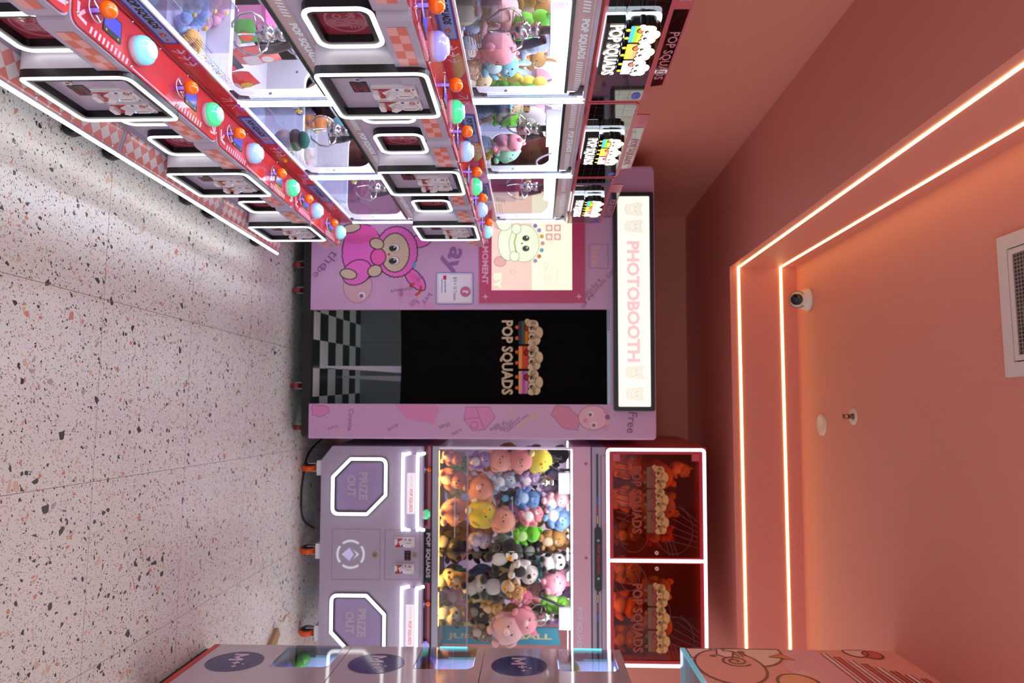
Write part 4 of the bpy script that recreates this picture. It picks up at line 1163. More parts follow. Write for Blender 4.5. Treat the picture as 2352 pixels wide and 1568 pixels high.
def plush_meshes(kind, c):
    if (kind, c) in _PM: return _PM[(kind, c)]
    m = fab(c)
    acc = mat('plush_trim_' + c, ACC.get(c, tuple(min(255, int(v * .5 + 126)) for v in PC[c])), .95, sheen=.3)
    dark = mat('plush_black', (24, 22, 24), .9, sheen=.2)
    pan = dark if kind == 'panda' else m
    eye = mat('toy_eye', (14, 10, 10), .15)
    B, E_, Fc = MB(), [MB(), MB()], MB()
    hz, hr = .34, (.62, .54, .52)
    if kind in ('blob', 'chick', 'pig'):
        B.ell((0, 0, 0), (.84, .74, .92), m, 22, 14)
        for s in (-1, 1): B.ell((s * .36, -.42, -.82), (.24, .24, .18), acc if kind == 'chick' else m, 10, 8); B.ell((s * .80, -.18, -.08), (.16, .2, .3), m, 10, 8)
        ey, ez = -.68, .18
    else:
        B.ell((0, 0, -.42), (.60, .50, .55), m, 18, 12)
        B.ell((0, -.04, hz), hr, m, 20, 14)
        for s in (-1, 1):
            B.ell((s * .56, -.20, -.30), (.19, .22, .36), pan, 12, 8, rot=Euler((.5, s * .5, 0)).to_matrix())
            B.ell((s * .36, -.40, -.80), (.24, .32, .19), pan, 12, 8)
        B.ell((0, -.40, -.42), (.36, .16, .38), acc if kind != 'panda' else m, 14, 10)
        ey, ez = -.52, .42
    for k, s in enumerate((-1, 1)):
        e = E_[k]
        if kind == 'bunny': e.ell((s * .26, .02, 1.06), (.14, .09, .42), m, 12, 10, rot=Euler((0, s * .25, 0)).to_matrix()); e.ell((s * .26, -.06, 1.06), (.08, .04, .32), acc, 10, 8, rot=Euler((0, s * .25, 0)).to_matrix())
        elif kind in ('bear', 'panda'): e.ell((s * .46, .02, .80), (.21, .12, .21), pan, 12, 8)
        elif kind == 'dog': e.ell((s * .62, -.02, .28), (.13, .18, .36), acc if c == 'whiteblack' else m, 12, 8)
        elif kind == 'cat': e.lathe([(.20, 0), (.10, .20), (.0001, .34)], m, 10, F=Matrix.Translation((s * .36, 0, .72)) @ Euler((0, s * .3, 0)).to_matrix().to_4x4())
        elif kind == 'frog': e.ell((s * .30, -.20, .84), (.19, .18, .19), m, 12, 8); e.ell((s * .30, -.34, .87), (.08, .06, .09), eye, 8, 6)
        elif kind == 'pig': e.ell((s * .44, -.08, .86), (.20, .09, .24), m, 10, 8, rot=Euler((0, s * .6, 0)).to_matrix())
        elif kind == 'penguin': e.ell((s * .62, -.05, -.30), (.10, .22, .40), m, 10, 8)
        elif kind == 'chick': e.ell((s * .10, 0, .95), (.05, .05, .14), m, 8, 6, rot=Euler((0, s * .4, 0)).to_matrix())
        else: e.ell((s * .30, 0, .88), (.14, .10, .14), m, 10, 8)
    if kind == 'penguin': B.ell((0, -.28, -.36), (.42, .30, .46), acc, 14, 10); Fc.ell((0, -.42, .34), (.36, .2, .32), acc, 12, 10); ey = -.60
    if kind == 'panda':
        for s in (-1, 1): Fc.ell((s * .23, -.47, .42), (.13, .10, .15), dark, 10, 8)
        ey = -.57
    if kind != 'frog':
        for s in (-1, 1): Fc.ell((s * .22, ey + (.02 if kind != 'panda' else 0), ez), (.062, .05, .075), eye, 8, 6)
    if kind in ('chick', 'penguin'): Fc.lathe([(.13, 0), (.07, .10), (.0001, .16)], mat('toy_beak', (244, 170, 30), .7), 10, F=Matrix.Translation((0, ey - .02, ez - .16)) @ Euler((PI / 2, 0, 0)).to_matrix().to_4x4())
    elif kind == 'pig': Fc.ell((0, ey - .04, ez - .18), (.20, .10, .15), acc, 12, 8)
    elif kind == 'frog': Fc.tube([(-.26, -.50, .28), (0, -.60, .20), (.26, -.50, .28)], .022, eye, 6)
    else:
        Fc.ell((0, ey + .06, ez - .20), (.20, .13, .15), acc if kind != 'panda' else m, 12, 8); Fc.ell((0, ey - .05, ez - .13), (.055, .04, .045), eye, 8, 6)
    out = []
    for nm, b in (('plush', B), ('ear', E_[0]), ('ear', E_[1]), ('face', Fc)):
        if not b.v: out.append(None); continue
        o = b.build(nm); out.append(o.data); bpy.data.objects.remove(o)
    _PM[(kind, c)] = out
    return out
KW = {'bear': 'bear', 'bunny': 'rabbit', 'pig': 'pig', 'panda': 'panda', 'dog': 'dog', 'cat': 'cat', 'frog': 'frog', 'penguin': 'penguin', 'chick': 'chick', 'blob': 'round animal'}
NW = dict(KW, blob='plush_animal')
def plush(kind, c, loc, r, rot, where, group, detail=True):
    ms = plush_meshes(kind, c)
    nm = 'plush_' + KW[kind] if kind != 'blob' else 'plush_animal'
    o = link(nm, ms[0], None, loc, rot); o.scale = (r, r, r)
    tag(o, '%s plush %s %s' % (WORD.get(c, c), KW[kind], where), 'plush toy', group)
    if detail:
        for k, q in ((1, 'ear'), (2, 'ear'), (3, 'face')):
            if ms[k]: link(q, ms[k], o)
    return o

# ---------------------------------------------------------------- the left row: four two-storey machines
ROWX = -.97
YS = [2.815, 2.110, 1.405, .700]
first = double_machine()
for i, y in enumerate(YS):
    m = first if i == 0 else copy_tree(first)
    m.location = (ROWX, y, 0); m.rotation_euler = (0, 0, PI / 2)
    tag(m, ['two-storey claw machine at the far end of the row, next to the photo booth',
            'two-storey claw machine second from the photo booth, plush duck in its lower cabin',
            'two-storey claw machine third from the photo booth, fluffy flower rings in its lower cabin',
            'two-storey claw machine nearest the camera, mostly cut off by the edge of the photo'][i], 'claw machine', 'two-storey claw machines in a row along the wall')
    if i:
        cols = [None, ('blue', 'green', 'blue', 'green'), ('aqua', 'green', 'violet', 'green'), ('blue', 'green', 'blue', 'violet')][i]
        n = 0
        for con in [k for k in COL.objects if k.parent == m and k.name.startswith('console')]:
            for bt in [k for k in COL.objects if k.parent == con and k.name.startswith('button')]:
                bt.data = button_mesh(cols[n % 4]); n += 1
def inrow(i, x, y, z): return (ROWX - y, YS[i] + x, z)
rnd = random.Random(11)
light = ['beige', 'peach', 'pink', 'white', 'mint', 'lemon', 'cream', 'palepink', 'paleblue', 'tan', 'lilac', 'orange', 'honey', 'pink5', 'skyblue', 'violet', 'coral', 'green']
combos = [(c, k) for c in light for k in ('bear', 'dog', 'cat', 'bunny', 'pig', 'chick', 'frog', 'blob') if not (k == 'frog' and c not in ('mint', 'green', 'lemon')) and not (k == 'chick' and c not in ('lemon', 'orange', 'cream', 'honey')) and not (k == 'pig' and c not in ('pink', 'palepink', 'pink5', 'coral'))]
spots = []
for lay, zc in enumerate((1.112, 1.222, 1.330, 1.435)):
    for yy in (.09, .225, .36):
        for xx in (.075, .19, .305, .42, .535, .632):
            if yy < .2 and .25 < xx < .5: continue
            if lay == 1 and yy < .2 and xx < .5: continue
            if lay == 2 and (yy < .2 and xx < .5 or xx == .305): continue
            if lay == 3 and not (yy > .2 and xx in (.075, .42, .632)): continue
            spots.append((xx, yy, zc))
for i, nm in ((2, 'third machine from the booth'), (1, 'middle machine of the row')):
    cc = combos[:]; rnd.shuffle(cc)
    for k, (xx, yy, zz) in enumerate(spots[:len(cc)]):
        c, kd = cc[k]
        plush(kd, c, inrow(i, xx + rnd.uniform(-.012, .012), yy + rnd.uniform(-.01, .01), zz + rnd.uniform(-.008, .008)), rnd.uniform(.059, .066), (rnd.uniform(-.3, .3), rnd.uniform(-.35, .35), PI / 2 + rnd.uniform(-.5, .7)), 'in the upper cabin of the ' + nm, 'soft toys piled in the upper cabin of the ' + nm)
for k, (c, kd, x, y, z, r_) in enumerate((('orange', 'chick', .10, .10, 1.10, .06), ('white', 'dog', .12, .24, 1.105, .06), ('pink5', 'bear', .09, .13, 1.205, .05))):
    plush(kd, c, inrow(0, x, y, z), r_, (0, 0, PI / 2), 'in the upper cabin of the machine nearest the booth', 'soft toys in the upper cabin nearest the booth')
# lower cabins
for c, kd, x, y, z, r_, ro in (('orange', 'chick', .09, .27, .36, .065, .6), ('orange', 'cat', .10, .29, .48, .06, .4), ('white', 'cat', .11, .14, .36, .06, .5), ('orange', 'dog', .10, .40, .37, .068, .7), ('peach', 'blob', .10, .42, .495, .062, .6), ('skyblue', 'blob', .12, .28, .595, .055, .4), ('white', 'dog', .23, .33, .37, .07, .5), ('whiteblack', 'cat', .25, .20, .365, .065, .6), ('cream', 'dog', .23, .33, .49, .06, .3)):
    plush(kd, c, inrow(0, x, y, z), r_, (.1, .2, PI / 2 + ro), 'in the lower cabin of the machine nearest the booth', 'soft toys in the lower cabin nearest the booth')
# duck with a knitted hat and its neighbours in the middle machine
dk = MB(); wf = fab('white'); dk.ell((0, 0, 0), (.062, .055, .07), wf); dk.ell((0, -.004, .098), (.047, .044, .05), wf); dk.ell((-.05, 0, .0), (.018, .03, .045), wf, 10, 8); dk.ell((.05, 0, .0), (.018, .03, .045), wf, 10, 8)
duck = dk.build('plush_duck', None, inrow(1, .49, .080, .371), (0, 0, PI / 2 + .2)); tag(duck, 'white plush duck in a dark green hat behind the lower glass of the middle machine', 'plush toy')
b = MB(); b.ell((0, -.058, .092), (.02, .028, .012), mat('toy_beak', (244, 190, 40), .7), 10, 8); b.build('beak', duck)
b = MB(); b.ell((0, 0, .138), (.045, .043, .026), mat('hat_brown', (84, 48, 52), .9), 12, 8); b.ell((.0, .0, .165), (.035, .034, .024), mat('hat_green', (22, 84, 62), .9), 12, 8); b.build('hat', duck)
b = MB(); b.ell((-.02, -.042, .108), (.006, .005, .007), mat('toy_eye', (14, 10, 10), .15), 8, 6); b.ell((.02, -.042, .108), (.006, .005, .007), mat('toy_eye', (14, 10, 10), .15), 8, 6); b.build('face', duck)
def bag(i, x, y, z, w, h, rot, c1, c2, label, band=True):
    b = MB(FF(0)); pts = [(-w / 2, -h / 2), (w / 2, -h / 2), (w / 2 * .96, 0), (w / 2, h / 2), (-w / 2, h / 2), (-w / 2 * .96, 0)]
    n = 8; vs = []; fs = []
    for s_ in (-1, 1):
        for a in range(n + 1):
            for q in range(n + 1):
                u, v = a / n * 2 - 1, q / n * 2 - 1
                vs.append((u * w / 2, v * h / 2, s_ * .022 * (1 - u * u) ** .6 * (1 - v ** 4)))
    for s_ in range(2):
        o = s_ * (n + 1) ** 2
        for a in range(n):
            for q in range(n):
                f = (o + a * (n + 1) + q, o + (a + 1) * (n + 1) + q, o + (a + 1) * (n + 1) + q + 1, o + a * (n + 1) + q + 1)
                fs.append(f if s_ else f[::-1])
    b.add(vs, fs, mat('bag_%s' % label.split()[0], c1, .25), True)
    if band:
        b.flat(rr(-w * .30, w * .30, -h * .22, h * .12, .01), .0225, mat('bag_pale', (236, 226, 226), .4)); b.flat(circ(0, h * .28, w * .2, 12), .0225, mat('bag_spot_%s' % label.split()[0], c2, .4))
    tag(b.build('snack_bag', None, inrow(i, x, y, z), rot), label, 'snack bag')
bag(1, .24, .20, .372, .11, .14, (-.15, 0, PI / 2 + .1), (206, 50, 54), (240, 210, 60), 'red snack bag with a pale label standing beside the plush duck')
bag(1, .10, .19, .372, .10, .14, (-.15, 0, PI / 2), (60, 60, 70), (230, 80, 70), 'dark snack bag with a red spot at the near side of the middle cabin')
bag(1, .17, .34, .387, .11, .17, (-.1, 0, PI / 2 - .2), (66, 140, 60), (240, 90, 60), 'green snack bag with an orange spot behind the red bag')
bag(1, .36, .36, .387, .11, .17, (-.1, 0, PI / 2), (226, 120, 110), (250, 240, 230), 'salmon snack bag leaning at the back of the middle lower cabin')
b = MB(); b.box(-.05, .05, -.035, .035, 0, .16, mat('toy_box_pink', (230, 140, 190), .4)); b.box(-.052, .052, -.037, .037, .16, .175, mat('toy_box_lid', (200, 100, 160), .4))
tag(b.build('toy_box', None, inrow(1, .28, .45, .301), (0, 0, PI / 2 + .2)), 'pink cardboard toy box standing at the back of the middle lower cabin', 'box')
# fluffy flower rings lying in the near machine
def fluffring(c, x, y, z, R_, rot, label, name='flower_ring'):
    b = MB(); rn = random.Random(len(label))
    m1 = mat('fluff_' + c, {'pink': (250, 176, 202), 'blue': (150, 190, 246), 'gold': (246, 190, 90), 'sky': (176, 206, 246)}[c], .95, sheen=.5, bump=.4, bscale=300)
    for k in range(14):
        a = 2 * PI * k / 14
        b.ell((R_ * math.cos(a), rn.uniform(-.006, .006), R_ * math.sin(a)), (.020, .016, .020), m1, 10, 8)
    r = b.build(name, None, inrow(2, x, y, z), rot)
    tag(r, label, 'hair ring', 'fluffy flower rings in the lower cabin of the third machine')
    b = MB(); yc = mat('flower_yellow', (246, 226, 90), .8)
    for k in (1, 6, 10): a = 2 * PI * k / 14; b.ell((R_ * math.cos(a), -.017, R_ * math.sin(a)), (.008, .006, .008), yc, 8, 6)
    for k in range(6): a = 2 * PI * (k + .5) / 6; b.ell((R_ * math.cos(a), -.016, R_ * math.sin(a)), (.004, .004, .004), CHROME, 8, 6)
    b.build('flower_centres', r)
b = MB(); b.prism(rr(.455, .690, .03, .46, .01), 0, .085, mat('cabin_white', (236, 236, 246), .35))
tag(b.build('display_board', None, (ROWX, YS[2], .3005), (0, 0, PI / 2)), 'white display board under the fluffy flower rings', 'display board')
fluffring('pink', .630, .265, .432, .050, (-.75, 0, PI / 2 + .5), 'pink fluffy flower ring leaning beside the cabin side wall')
fluffring('blue', .535, .190, .420, .046, (-.85, 0, PI / 2 + .4), 'blue fluffy flower ring in front of the pink one')
fluffring('sky', .640, .385, .438, .045, (-.7, 0, PI / 2 + .6), 'sky blue fluffy flower ring behind the pink one')
fluffring('gold', .505, .080, .416, .044, (-.9, 0, PI / 2 + .3), 'golden orange fluffy ring nearest the front glass')
# toys in the big machine
TOYS = [(0.078,0.12,0.924,0.066,'bear','pink'),(0.211,0.13,0.926,0.090,'bunny','pink2'),(0.417,0.13,0.933,0.093,'pig','pink3'),(0.631,0.14,0.903,0.099,'bear','darkbrown'),(0.666,0.20,0.970,0.055,'pig','pink'),(0.833,0.13,0.882,0.082,'panda','cream'),(0.835,0.16,0.973,0.071,'dog','tan'),(1.049,0.13,0.899,0.088,'panda','cream2'),(1.062,0.17,0.981,0.077,'bear','brown'),(0.102,0.15,1.101,0.077,'bunny','lilac'),(0.097,0.16,1.221,0.082,'blob','blush'),(0.096,0.16,1.346,0.082,'blob','rose'),(0.1,0.20,1.464,0.088,'chick','lemon'),(0.272,0.17,1.095,0.090,'pig','coral'),(0.232,0.18,1.247,0.077,'cat','paleblue'),(0.223,0.22,1.408,0.071,'bunny','violet'),(0.343,0.20,1.392,0.085,'bear','blue'),(0.256,0.26,1.531,0.063,'blob','mauve'),(0.328,0.19,1.274,0.060,'cat','blackblue'),(0.431,0.14,1.111,0.104,'chick','yellow'),(0.469,0.16,1.235,0.088,'blob','salmon'),(0.446,0.24,1.298,0.082,'blob','orchid'),(0.448,0.20,1.420,0.085,'bunny','pinkwhite'),(0.353,0.22,1.576,0.085,'cat','pinkwhite2'),(0.467,0.22,1.587,0.088,'dog','blue2'),(0.557,0.20,1.390,0.088,'frog','green'),(0.603,0.20,1.094,0.077,'bunny','paleviolet'),(0.670,0.15,1.260,0.115,'penguin','blackwhite'),(0.657,0.24,1.431,0.082,'cat','black'),(0.591,0.24,1.557,0.088,'bear','ginger'),(0.738,0.22,1.556,0.082,'panda','white'),(0.867,0.22,1.559,0.082,'pig','pink4'),(0.999,0.24,1.576,0.093,'frog','lime'),(0.794,0.20,1.371,0.099,'dog','whiteblack'),(0.874,0.17,1.075,0.090,'panda','white2'),(0.875,0.16,1.225,0.120,'penguin','blackgrey'),(0.892,0.13,1.307,0.066,'bear','caramel'),(1.060,0.20,1.085,0.082,'bear','charcoal'),(1.157,0.16,1.110,0.071,'cat','taupe'),(1.137,0.14,1.267,0.110,'pig','palepink'),(1.093,0.19,1.366,0.093,'pig','pink5'),(0.944,0.20,1.360,0.071,'bunny','pink6'),(1.021,0.20,1.175,0.068,'dog','honey'),(0.831,0.30,1.464,0.066,'cat','skyblue'),(1.074,0.30,1.458,0.071,'bear','bark')]
rnd = random.Random(5)
def inbig(u, y, z):
    v = Vector(CORG) + _t * u + _n * y
    return (v.x, v.y, z)
for u, y, z, r_, kd, c in TOYS:
    plush(kd, c, inbig(u, max(y, .085 + .86 * r_), z), r_ * 1.06, (rnd.uniform(-.3, .1), rnd.uniform(-.5, .5), A + rnd.uniform(-.5, .5)), 'in the big machine beside the booth', 'soft toys packed into the big claw machine')
BK = ['salmon', 'yellow', 'white', 'mint', 'caramel', 'pink5', 'skyblue', 'black', 'peach', 'violet', 'cream', 'bark', 'lemon', 'palepink', 'navy', 'honey', 'orchid', 'white2', 'teal', 'coral']
KD = ['bear', 'cat', 'bunny', 'dog', 'pig']
n = 0; used = set((c, kd) for _, _, _, _, kd, c in TOYS)
for z in (.93, 1.095, 1.26, 1.425, 1.585):
    for q in range(8):
        u = .09 + .145 * q + (.06 if int(z * 100) % 2 else 0)
        c, kd = BK[(n * 7 + 3) % 20], KD[(n * 3 + n // 20) % 5]
        n += 1
        while (c, kd) in used: kd = KD[(KD.index(kd) + 1) % 5]
        used.add((c, kd))
        plush(kd, c, inbig(u, .41 + rnd.uniform(-.03, .03), z), .092, (rnd.uniform(-.3, .1), rnd.uniform(-.6, .6), A + rnd.uniform(-.5, .5)), 'at the back of the big machine beside the booth', 'soft toys packed into the big claw machine')
UPT = [(.14, .20, 2.02, .10, 'orange', 'bear'), (.34, .22, 2.03, .11, 'coral', 'bunny'), (.54, .20, 2.02, .10, 'brown', 'bear'), (.20, .24, 2.21, .11, 'orange', 'pig'), (.40, .24, 2.22, .12, 'caramel', 'bear'), (.16, .26, 2.36, .075, 'peach', 'cat'),
       (.78, .18, 2.00, .11, 'honey', 'dog'), (.98, .16, 2.00, .115, 'orange', 'cat'), (1.17, .17, 2.00, .11, 'caramel', 'dog'), (.88, .18, 2.19, .10, 'tan', 'bear'), (1.10, .18, 2.19, .11, 'orange', 'dog'), (.56, .22, 2.22, .09, 'red', 'bear')]
for u, y, z, r_, c, kd in UPT:
    plush(kd, c, inbig(u, y, z), r_, (0, rnd.uniform(-.4, .4), A + rnd.uniform(-.6, .6)), 'behind the red doors on top of the big machine', 'soft toys behind the red doors')

# ---------------------------------------------------------------- capsule tower at the right edge
TX, TY = 1.012, 3.135
tg = mat('tower_gloss_grey', (186, 174, 180), .07, spec=.4, coat=.25)
b = MB(); b.box(.02, .46, -.56, .0, .0, .04, BLACKM); b.box(0, .48, -.58, 0, .04, .065, mat('stripe_red', (196, 40, 30), .35)); 
tag(b.build('tower_plinth', None, (TX, TY, 0)), 'red striped plinth under the stacked capsule machines', 'plinth')
for i in range(3):
    z0 = .066 + .579 * i
    m = empty('capsule_machine', (TX, TY, z0), 0, ['bottom capsule machine of the grey tower at the right edge, green balls in its window', 'middle capsule machine of the grey tower at the right edge', 'top capsule machine of the grey tower, a yellow-green ball in its window'][i], 'capsule machine', 'stacked capsule machines with round navy emblems')
    H = .577
    b = MB(FXn(0))
    out = [(.001, .001), (.58, .001), (.58, H), (.001, H), (.001, .545), (.222, .545), (.240, .541), (.252, .530), (.257, .515), (.262, .345), (.260, .325), (.250, .311), (.235, .305), (.001, .305)]
    b.prism(out, -.012, 0, tg)
    nv = mat('emblem_navy', (46, 34, 98), .10, spec=.35)
    b.flat(circ(.208, .150, .113, 40), .0008, nv); b.stroke(circ(.208, .150, .113, 40), .003, mat('emblem_edge', (120, 108, 140), .3), .0010, True)
    em = mat('emblem_pink_grey', (206, 186, 206), .3)
    b.flat([(.122, .118), (.140, .118), (.140, .152), (.161, .124), (.182, .152), (.182, .118), (.200, .118), (.200, .176), (.184, .176), (.161, .146), (.138, .176), (.122, .176)], .0014, em)
    for cu, cv, k in ((.226, .1625, .017), (.2645, .169, .012)):
        b.flat(rr(cu - k, cu + k, cv - k * .3, cv + k * .3, .001), .0014, em); b.flat(rr(cu - k * .3, cu + k * .3, cv - k, cv + k, .001), .0016, em)
    b.flat(circ(.2385, .195, .006, 10), .0014, em)
    b.F = Matrix.Identity(4)
    b.box(.012, .48, -.012, -.001, .001, .300, tg); b.box(.012, .48, -.012, -.001, .548, H, tg); b.box(.468, .48, -.58, -.012, .001, H, tg); b.box(.012, .468, -.58, -.568, .001, H, tg); b.box(.012, .468, -.568, -.012, H - .012, H, tg); b.box(.012, .468, -.568, -.012, .001, .012, tg)
    b.build('housing', m)
    b = MB(); pw = mat('capsule_bay_glow', (214, 220, 246), .4, emit=.25)  # white bay walls emit slightly in their material, to look lit
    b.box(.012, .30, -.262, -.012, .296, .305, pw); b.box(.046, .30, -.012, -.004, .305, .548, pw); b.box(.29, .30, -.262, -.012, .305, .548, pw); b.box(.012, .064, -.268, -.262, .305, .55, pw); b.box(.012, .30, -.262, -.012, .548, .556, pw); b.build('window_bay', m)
    b = MB(); b.box(-.001, .002, -.256, -.002, .308, .543, ACRYL); b.box(.002, .28, -.003, .0, .303, .545, ACRYL); b.build('window_pane', m)
    b = MB(); b.box(.05, .26, -.24, -.06, .5445, .5475, mat('bay_led', (210, 226, 255), .4, emit=18.0)); b.box(.040, .044, -.008, -.004, .42, .54, mat('bay_cyan_led', (120, 230, 240), .4, emit=1.6)); b.build('bay_led', m)
    if i == 2 or i == 1:
        b = MB(); b.box(-.002, .004, -.004 - .0, .004, .38 if i else .3, .50, mat('edge_cyan', (110, 226, 236), .3, emit=1.3)); b.build('edge_light', m)
def capsule(x, y, z, c, label):
    b = MB(); r_ = .034
    nm = '_'.join(label.split()[:2])
    b.lathe([(r_ * math.sin(t), r_ * math.cos(t)) for t in [max(.001, PI / 2 * k / 8) for k in range(9)]], mat('capsule_top_' + nm, c, .1, coat=.6), 20)
    b.lathe([(r_ * 1.03, .003), (r_ * 1.03, -.003)], mat('capsule_top_' + nm, c, .1, coat=.6), 20)
    b.lathe([(r_ * math.sin(t), r_ * math.cos(t)) for t in [min(PI - .001, PI / 2 + PI / 2 * k / 8) for k in range(9)]], mat('capsule_low_' + nm, tuple(min(255, int(v * .7 + 60)) for v in c), .12, coat=.6), 20)
    tag(b.build('capsule_ball', None, (TX + x, TY + y, z), (.7, .4, 0)), label, 'capsule ball', 'capsule balls in the grey tower')
W1, W2, W3 = .066 + .305, .066 + .579 + .305, .066 + 1.158 + .305
capsule(.040, -.046, W1 + .068, (110, 190, 50), 'green capsule ball nearest the corner in the lowest window')
capsule(.046, -.118, W1 + .068, (126, 210, 60), 'light green capsule ball beside the green one in the lowest window')
capsule(.050, -.085, W1 + .034, (190, 190, 40), 'olive yellow capsule ball under the two green ones in the lowest window')
capsule(.040, -.165, W1 + .034, (140, 100, 206), 'purple capsule ball at the bottom of the lowest window')
capsule(.115, -.075, W1 + .098, (226, 96, 64), 'orange red capsule ball on top of the pile in the lowest window')
capsule(.140, -.130, W1 + .050, (170, 140, 230), 'lavender capsule ball behind the orange red one')
capsule(.040, -.052, W2 + .034, (130, 90, 190), 'violet capsule ball in the middle window of the tower')
capsule(.045, -.200, W2 + .034, (216, 96, 40), 'rust orange capsule ball at the inner end of the middle window')
capsule(.046, -.126, W2 + .040, (180, 74, 36), 'brown orange capsule ball between the violet and rust orange ones')
capsule(.044, -.130, W3 + .062, (206, 206, 40), 'yellow green capsule ball in the top window of the tower')
capsule(.042, -.058, W3 + .045, (226, 130, 100), 'salmon capsule ball near the corner in the top window')
capsule(.046, -.175, W3 + .034, (120, 90, 206), 'indigo capsule ball under the yellow green one in the top window')

# ---------------------------------------------------------------- printed ceiling box above the tower
cb = empty('ceiling_sign', (1.05, 3.285, 2.11), 0, 'pink printed cartoon box hanging from the ceiling at the right edge', 'ceiling sign')
b = MB(FXn(0)); sb = mat('sign_salmon', (246, 178, 162), .6); sd = mat('sign_dark_line', (120, 44, 30), .4); sp_ = mat('sign_pale', (252, 220, 206), .6); sc = mat('sign_cloud_pink', (244, 184, 194), .6); sr = mat('sign_coral', (214, 96, 80), .35)
b.box(0, .55, -1.1, 0, 0, .92, sb, F=Matrix.Identity(4))
def clip(p): return [(max(.002, min(1.09, u)), max(.002, min(.918, v))) for u, v in p]
def art(poly, m, w, lw=.012):
    p = clip(poly); b.flat(p, w, m)
    if lw: b.stroke(p, lw, sd, w + .0003, True)
art([(0, 0), (.12, 0), (.10, .12), (0, .16)], sp_, .0004)
art(circ(.02, .26, .20, 26, .15), sp_, .0008); art(circ(.22, .14, .20, 26, .14), sb, .0012); art(circ(.40, .36, .10, 20, .08), mat('sign_bun', (236, 160, 130), .35), .0016)
art([(.06, .40), (.14, .44), (.10, .34)], sr, .0018, .010); art([(.0, .14), (.08, .12), (.14, .17), (.05, .20)], sp_, .0018, .010)
art([(u + .24, v + .52) for u, v in circ(0, 0, .14, 20, .16)], sc, .0010, 0); art(circ(.30, .60, .18, 20, .14), sc, .0012, 0); art(circ(.12, .50, .12, 20, .10), sc, .0011, 0); art(circ(.36, .46, .12, 20, .09), mat('sign_cloud_light', (240, 186, 190), .35), .0014, 0)
for k in range(9):
    v = .58 + .04 * k; art([(.05 + .04 * k, v), (.60, v + .02), (.60, v + .035), (.05 + .04 * k, v + .022)], sr if k % 2 else sp_, .0018, .005)
art(circ(.06, .80, .05, 14, .04), sr, .0022, .008); art(circ(.02, .74, .07, 14, .05), sp_, .0020, .008)
b.stroke([(.16 + (.006 + .0022 * i) * math.cos(i * .5), .18 + (.006 + .0022 * i) * math.sin(i * .5)) for i in range(28)], .010, sd, .0026)
b.stroke([(.005, .155), (.02, .17), (.035, .155), (.05, .17)], .007, sd, .0024)
for u, v in ((.045, .235), (.10, .10)): b.flat(circ(u, v, .012, 10, .016), .0026, sd)
for k in range(3): b.stroke([(.06, .20 + .02 * k), (.11, .21 + .02 * k)], .007, sd, .0026)
b.build('printed_box', cb)
b = MB(); b.box(.0, .55, -1.1, .0, -.022, -.001, ACRYL); b.box(-.002, .004, -1.1, .0, -.022, -.001, mat('edge_cyan_glass', (120, 200, 220), .15, emit=.35)); b.box(0, .55, -.002, .002, -.022, -.001, mat('edge_cyan_glass', (120, 200, 220), .15, emit=.35)); b.build('acrylic_base', cb)

# ---------------------------------------------------------------- ceiling fittings
v = empty('air_vent', (-.36, 2.05, 3.03), 0, 'white framed air vent grille in the recessed ceiling', 'air vent')
FD = Matrix(((1, 0, 0, 0), (0, -1, 0, 0), (0, 0, -1, 0), (0, 0, 0, 1)))        # plane that faces down: u right, v towards the camera
vw = mat('vent_white', (214, 200, 198), .45)
b = MB(FD); b.ring(rr(-.238, .238, -.355, .355, .004), rr(-.19, .19, -.31, .31, .004), 0, .012, vw); b.ring(rr(-.186, .186, -.306, .306, .003), rr(-.168, .168, -.288, .288, .003), 0, .010, vw); b.build('frame', v)
b = MB(FD); dv = mat('vent_dark', (70, 56, 54), .7); b.flat(rr(-.19, .19, -.31, .31, .003), .0005, dv)
for i in range(27): u = -.166 + .0128 * i; b.box(u - .0012, u + .0012, -.287, .287, .001, .008, mat('vent_grille', (150, 130, 126), .5))
for i in range(40): w_ = -.286 + .0147 * i; b.box(-.167, .167, w_ - .0012, w_ + .0012, .001, .007, mat('vent_grille', (150, 130, 126), .5))
b.build('grille', v)
dc = empty('dome_camera', (-.657, 4.075, 3.03), 0, 'white dome security camera with a black lens in the ceiling corner', 'camera')
b = MB(FD); cwm = mat('camera_white', (216, 206, 200), .3); b.lathe([(.001, 0), (.066, 0), (.067, .012), (.062, .022), (.050, .050), (.047, .052)], cwm, 28); b.build('base', dc)
b = MB(); q = Vector((.10, -.74, -.55)).normalized().to_track_quat('Z', 'Y').to_matrix().to_4x4(); Fc_ = Matrix.Translation((0, -.004, -.062)) @ q
b.ell((0, -.004, -.062), (.049, .049, .049), cwm, 24, 16); b.lathe([(.047, .010), (.050, .012), (.050, .018), (.046, .020)], mat('camera_seam', (120, 100, 90), .4), 24, F=Fc_); hd = b.build('eyeball', dc)
b = MB(); b.lathe([(.034, .034), (.033, .044), (.028, .047), (.001, .048)], mat('camera_black', (12, 12, 14), .12), 24, F=Fc_); b.lathe([(.013, .0475), (.012, .0495), (.001, .050)], mat('camera_lens', (40, 42, 50), .05), 16, F=Fc_); b.box(-.018, -.008, .010, .022, .0478, .049, mat('camera_sensor', (110, 90, 96), .2), F=Fc_); b.build('lens', hd)
b = MB(FD); b.lathe([(.001, .008), (.040, .008), (.042, .010), (.058, .006), (.060, 0)], mat('disc_white', (222, 200, 188), .4), 32); b.lathe([(.041, .0085), (.043, .0095)], mat('disc_groove', (150, 120, 110), .5), 32)
tag(b.build('downlight_disc', None, (.063, 3.963, 3.03)), 'plain round white disc on the ceiling beside the sprinkler', 'ceiling disc')  # round downlight disc, left unlit
sp = empty('sprinkler', (.015, 3.574, 3.03), 0, 'brass fire sprinkler hanging from a white round ceiling plate', 'sprinkler')
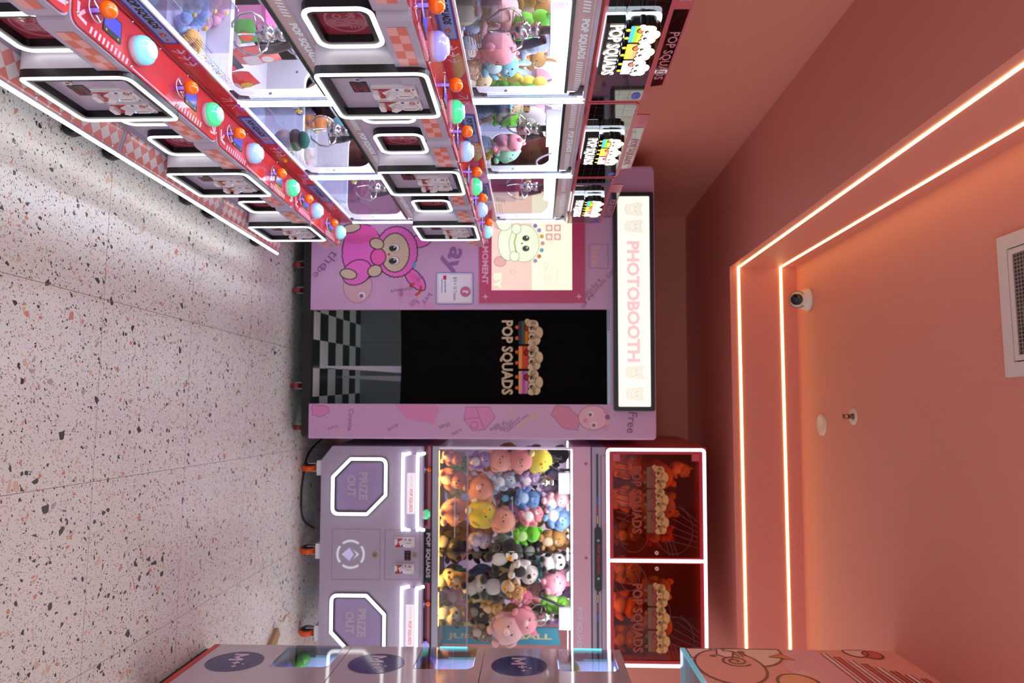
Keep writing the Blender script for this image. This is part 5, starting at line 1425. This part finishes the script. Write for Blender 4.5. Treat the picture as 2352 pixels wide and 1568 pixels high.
b = MB(FD); b.lathe([(.016, .002), (.022, .002), (.040, .005), (.042, 0)], mat('disc_white', (222, 200, 188), .4), 24); b.lathe([(.001, .001), (.022, .001)], mat('sprinkler_shade', (110, 90, 90), .6), 20); b.build('escutcheon', sp)
b = MB(FD); br = mat('brass', (120, 84, 50), .35, metal=.8); b.lathe([(.013, 0), (.013, .012), (.008, .014), (.008, .022)], br, 14); b.tube([(-.008, 0, .02), (-.011, 0, .034), (0, 0, .048)], .0022, br, 6); b.tube([(.008, 0, .02), (.011, 0, .034), (0, 0, .048)], .0022, br, 6); b.lathe([(.001, .046), (.014, .048), (.014, .050), (.001, .052)], br, 14); b.build('head', sp)

# ---------------------------------------------------------------- odds and ends on the floor
b = MB(); b.prism(roundpoly([(-.09, -.03), (.07, -.03), (.09, -.01), (.09, .02), (.07, .03), (-.09, .03)], .012), 0, .022, mat('raw_wood', (170, 140, 100), .7)); b.flat(circ(.06, 0, .006, 10), .0225, mat('wood_hole', (50, 38, 26), .8))
tag(b.build('wood_offcut', None, (1.255, 3.90, 0), (0, 0, R(-60))), 'short raw wooden offcut lying on the floor behind the capsule tower', 'wood piece')
b = MB(); b.tube(smooth([(0, 0, .004), (.02, .05, .004), (.0, .10, .004), (.03, .16, .004), (.05, .19, .004)]), .004, mat('string_tan', (206, 180, 130), .8), 6)
tag(b.build('string', None, (1.17, 4.03, 0)), 'short tan string lying on the floor before the big claw machine', 'string')
b = MB(); rn = random.Random(4); n = 14; vs = []; fs = []
for i in range(n + 1):
    for j in range(n + 1):
        vs.append((i / n * .13 - .065 + rn.uniform(-.008, .008), j / n * .19 - .095 + rn.uniform(-.01, .01), .004 + .05 * abs(rn.gauss(0, .45)) * (1 - abs(2 * i / n - 1)) + .004))
for i in range(n):
    for j in range(n): fs.append((i * (n + 1) + j, (i + 1) * (n + 1) + j, (i + 1) * (n + 1) + j + 1, i * (n + 1) + j + 1))
b.add(vs, fs, glass('cling_film', (254, 254, 255), .995, .2))
tag(b.build('plastic_wrap', None, (.945, 2.60, 0)), 'crumpled clear plastic wrap on the floor by the red plinth', 'plastic wrap')
b = MB(); P = [inbig(-.02, .50, .008), inbig(.06, .16, .008), inbig(.20, .06, .008), inbig(.33, .03, .008), inbig(.46, .08, .008), inbig(.56, .30, .008)]
b.tube(smooth(P), .006, BLACK, 8); tag(b.build('power_cable', None), 'black power cable on the floor under the big claw machine', 'cable')
for s_, z_, c in ((.31, .1385, (196, 30, 30)), (.24, .1385, (206, 170, 60))):
    pass
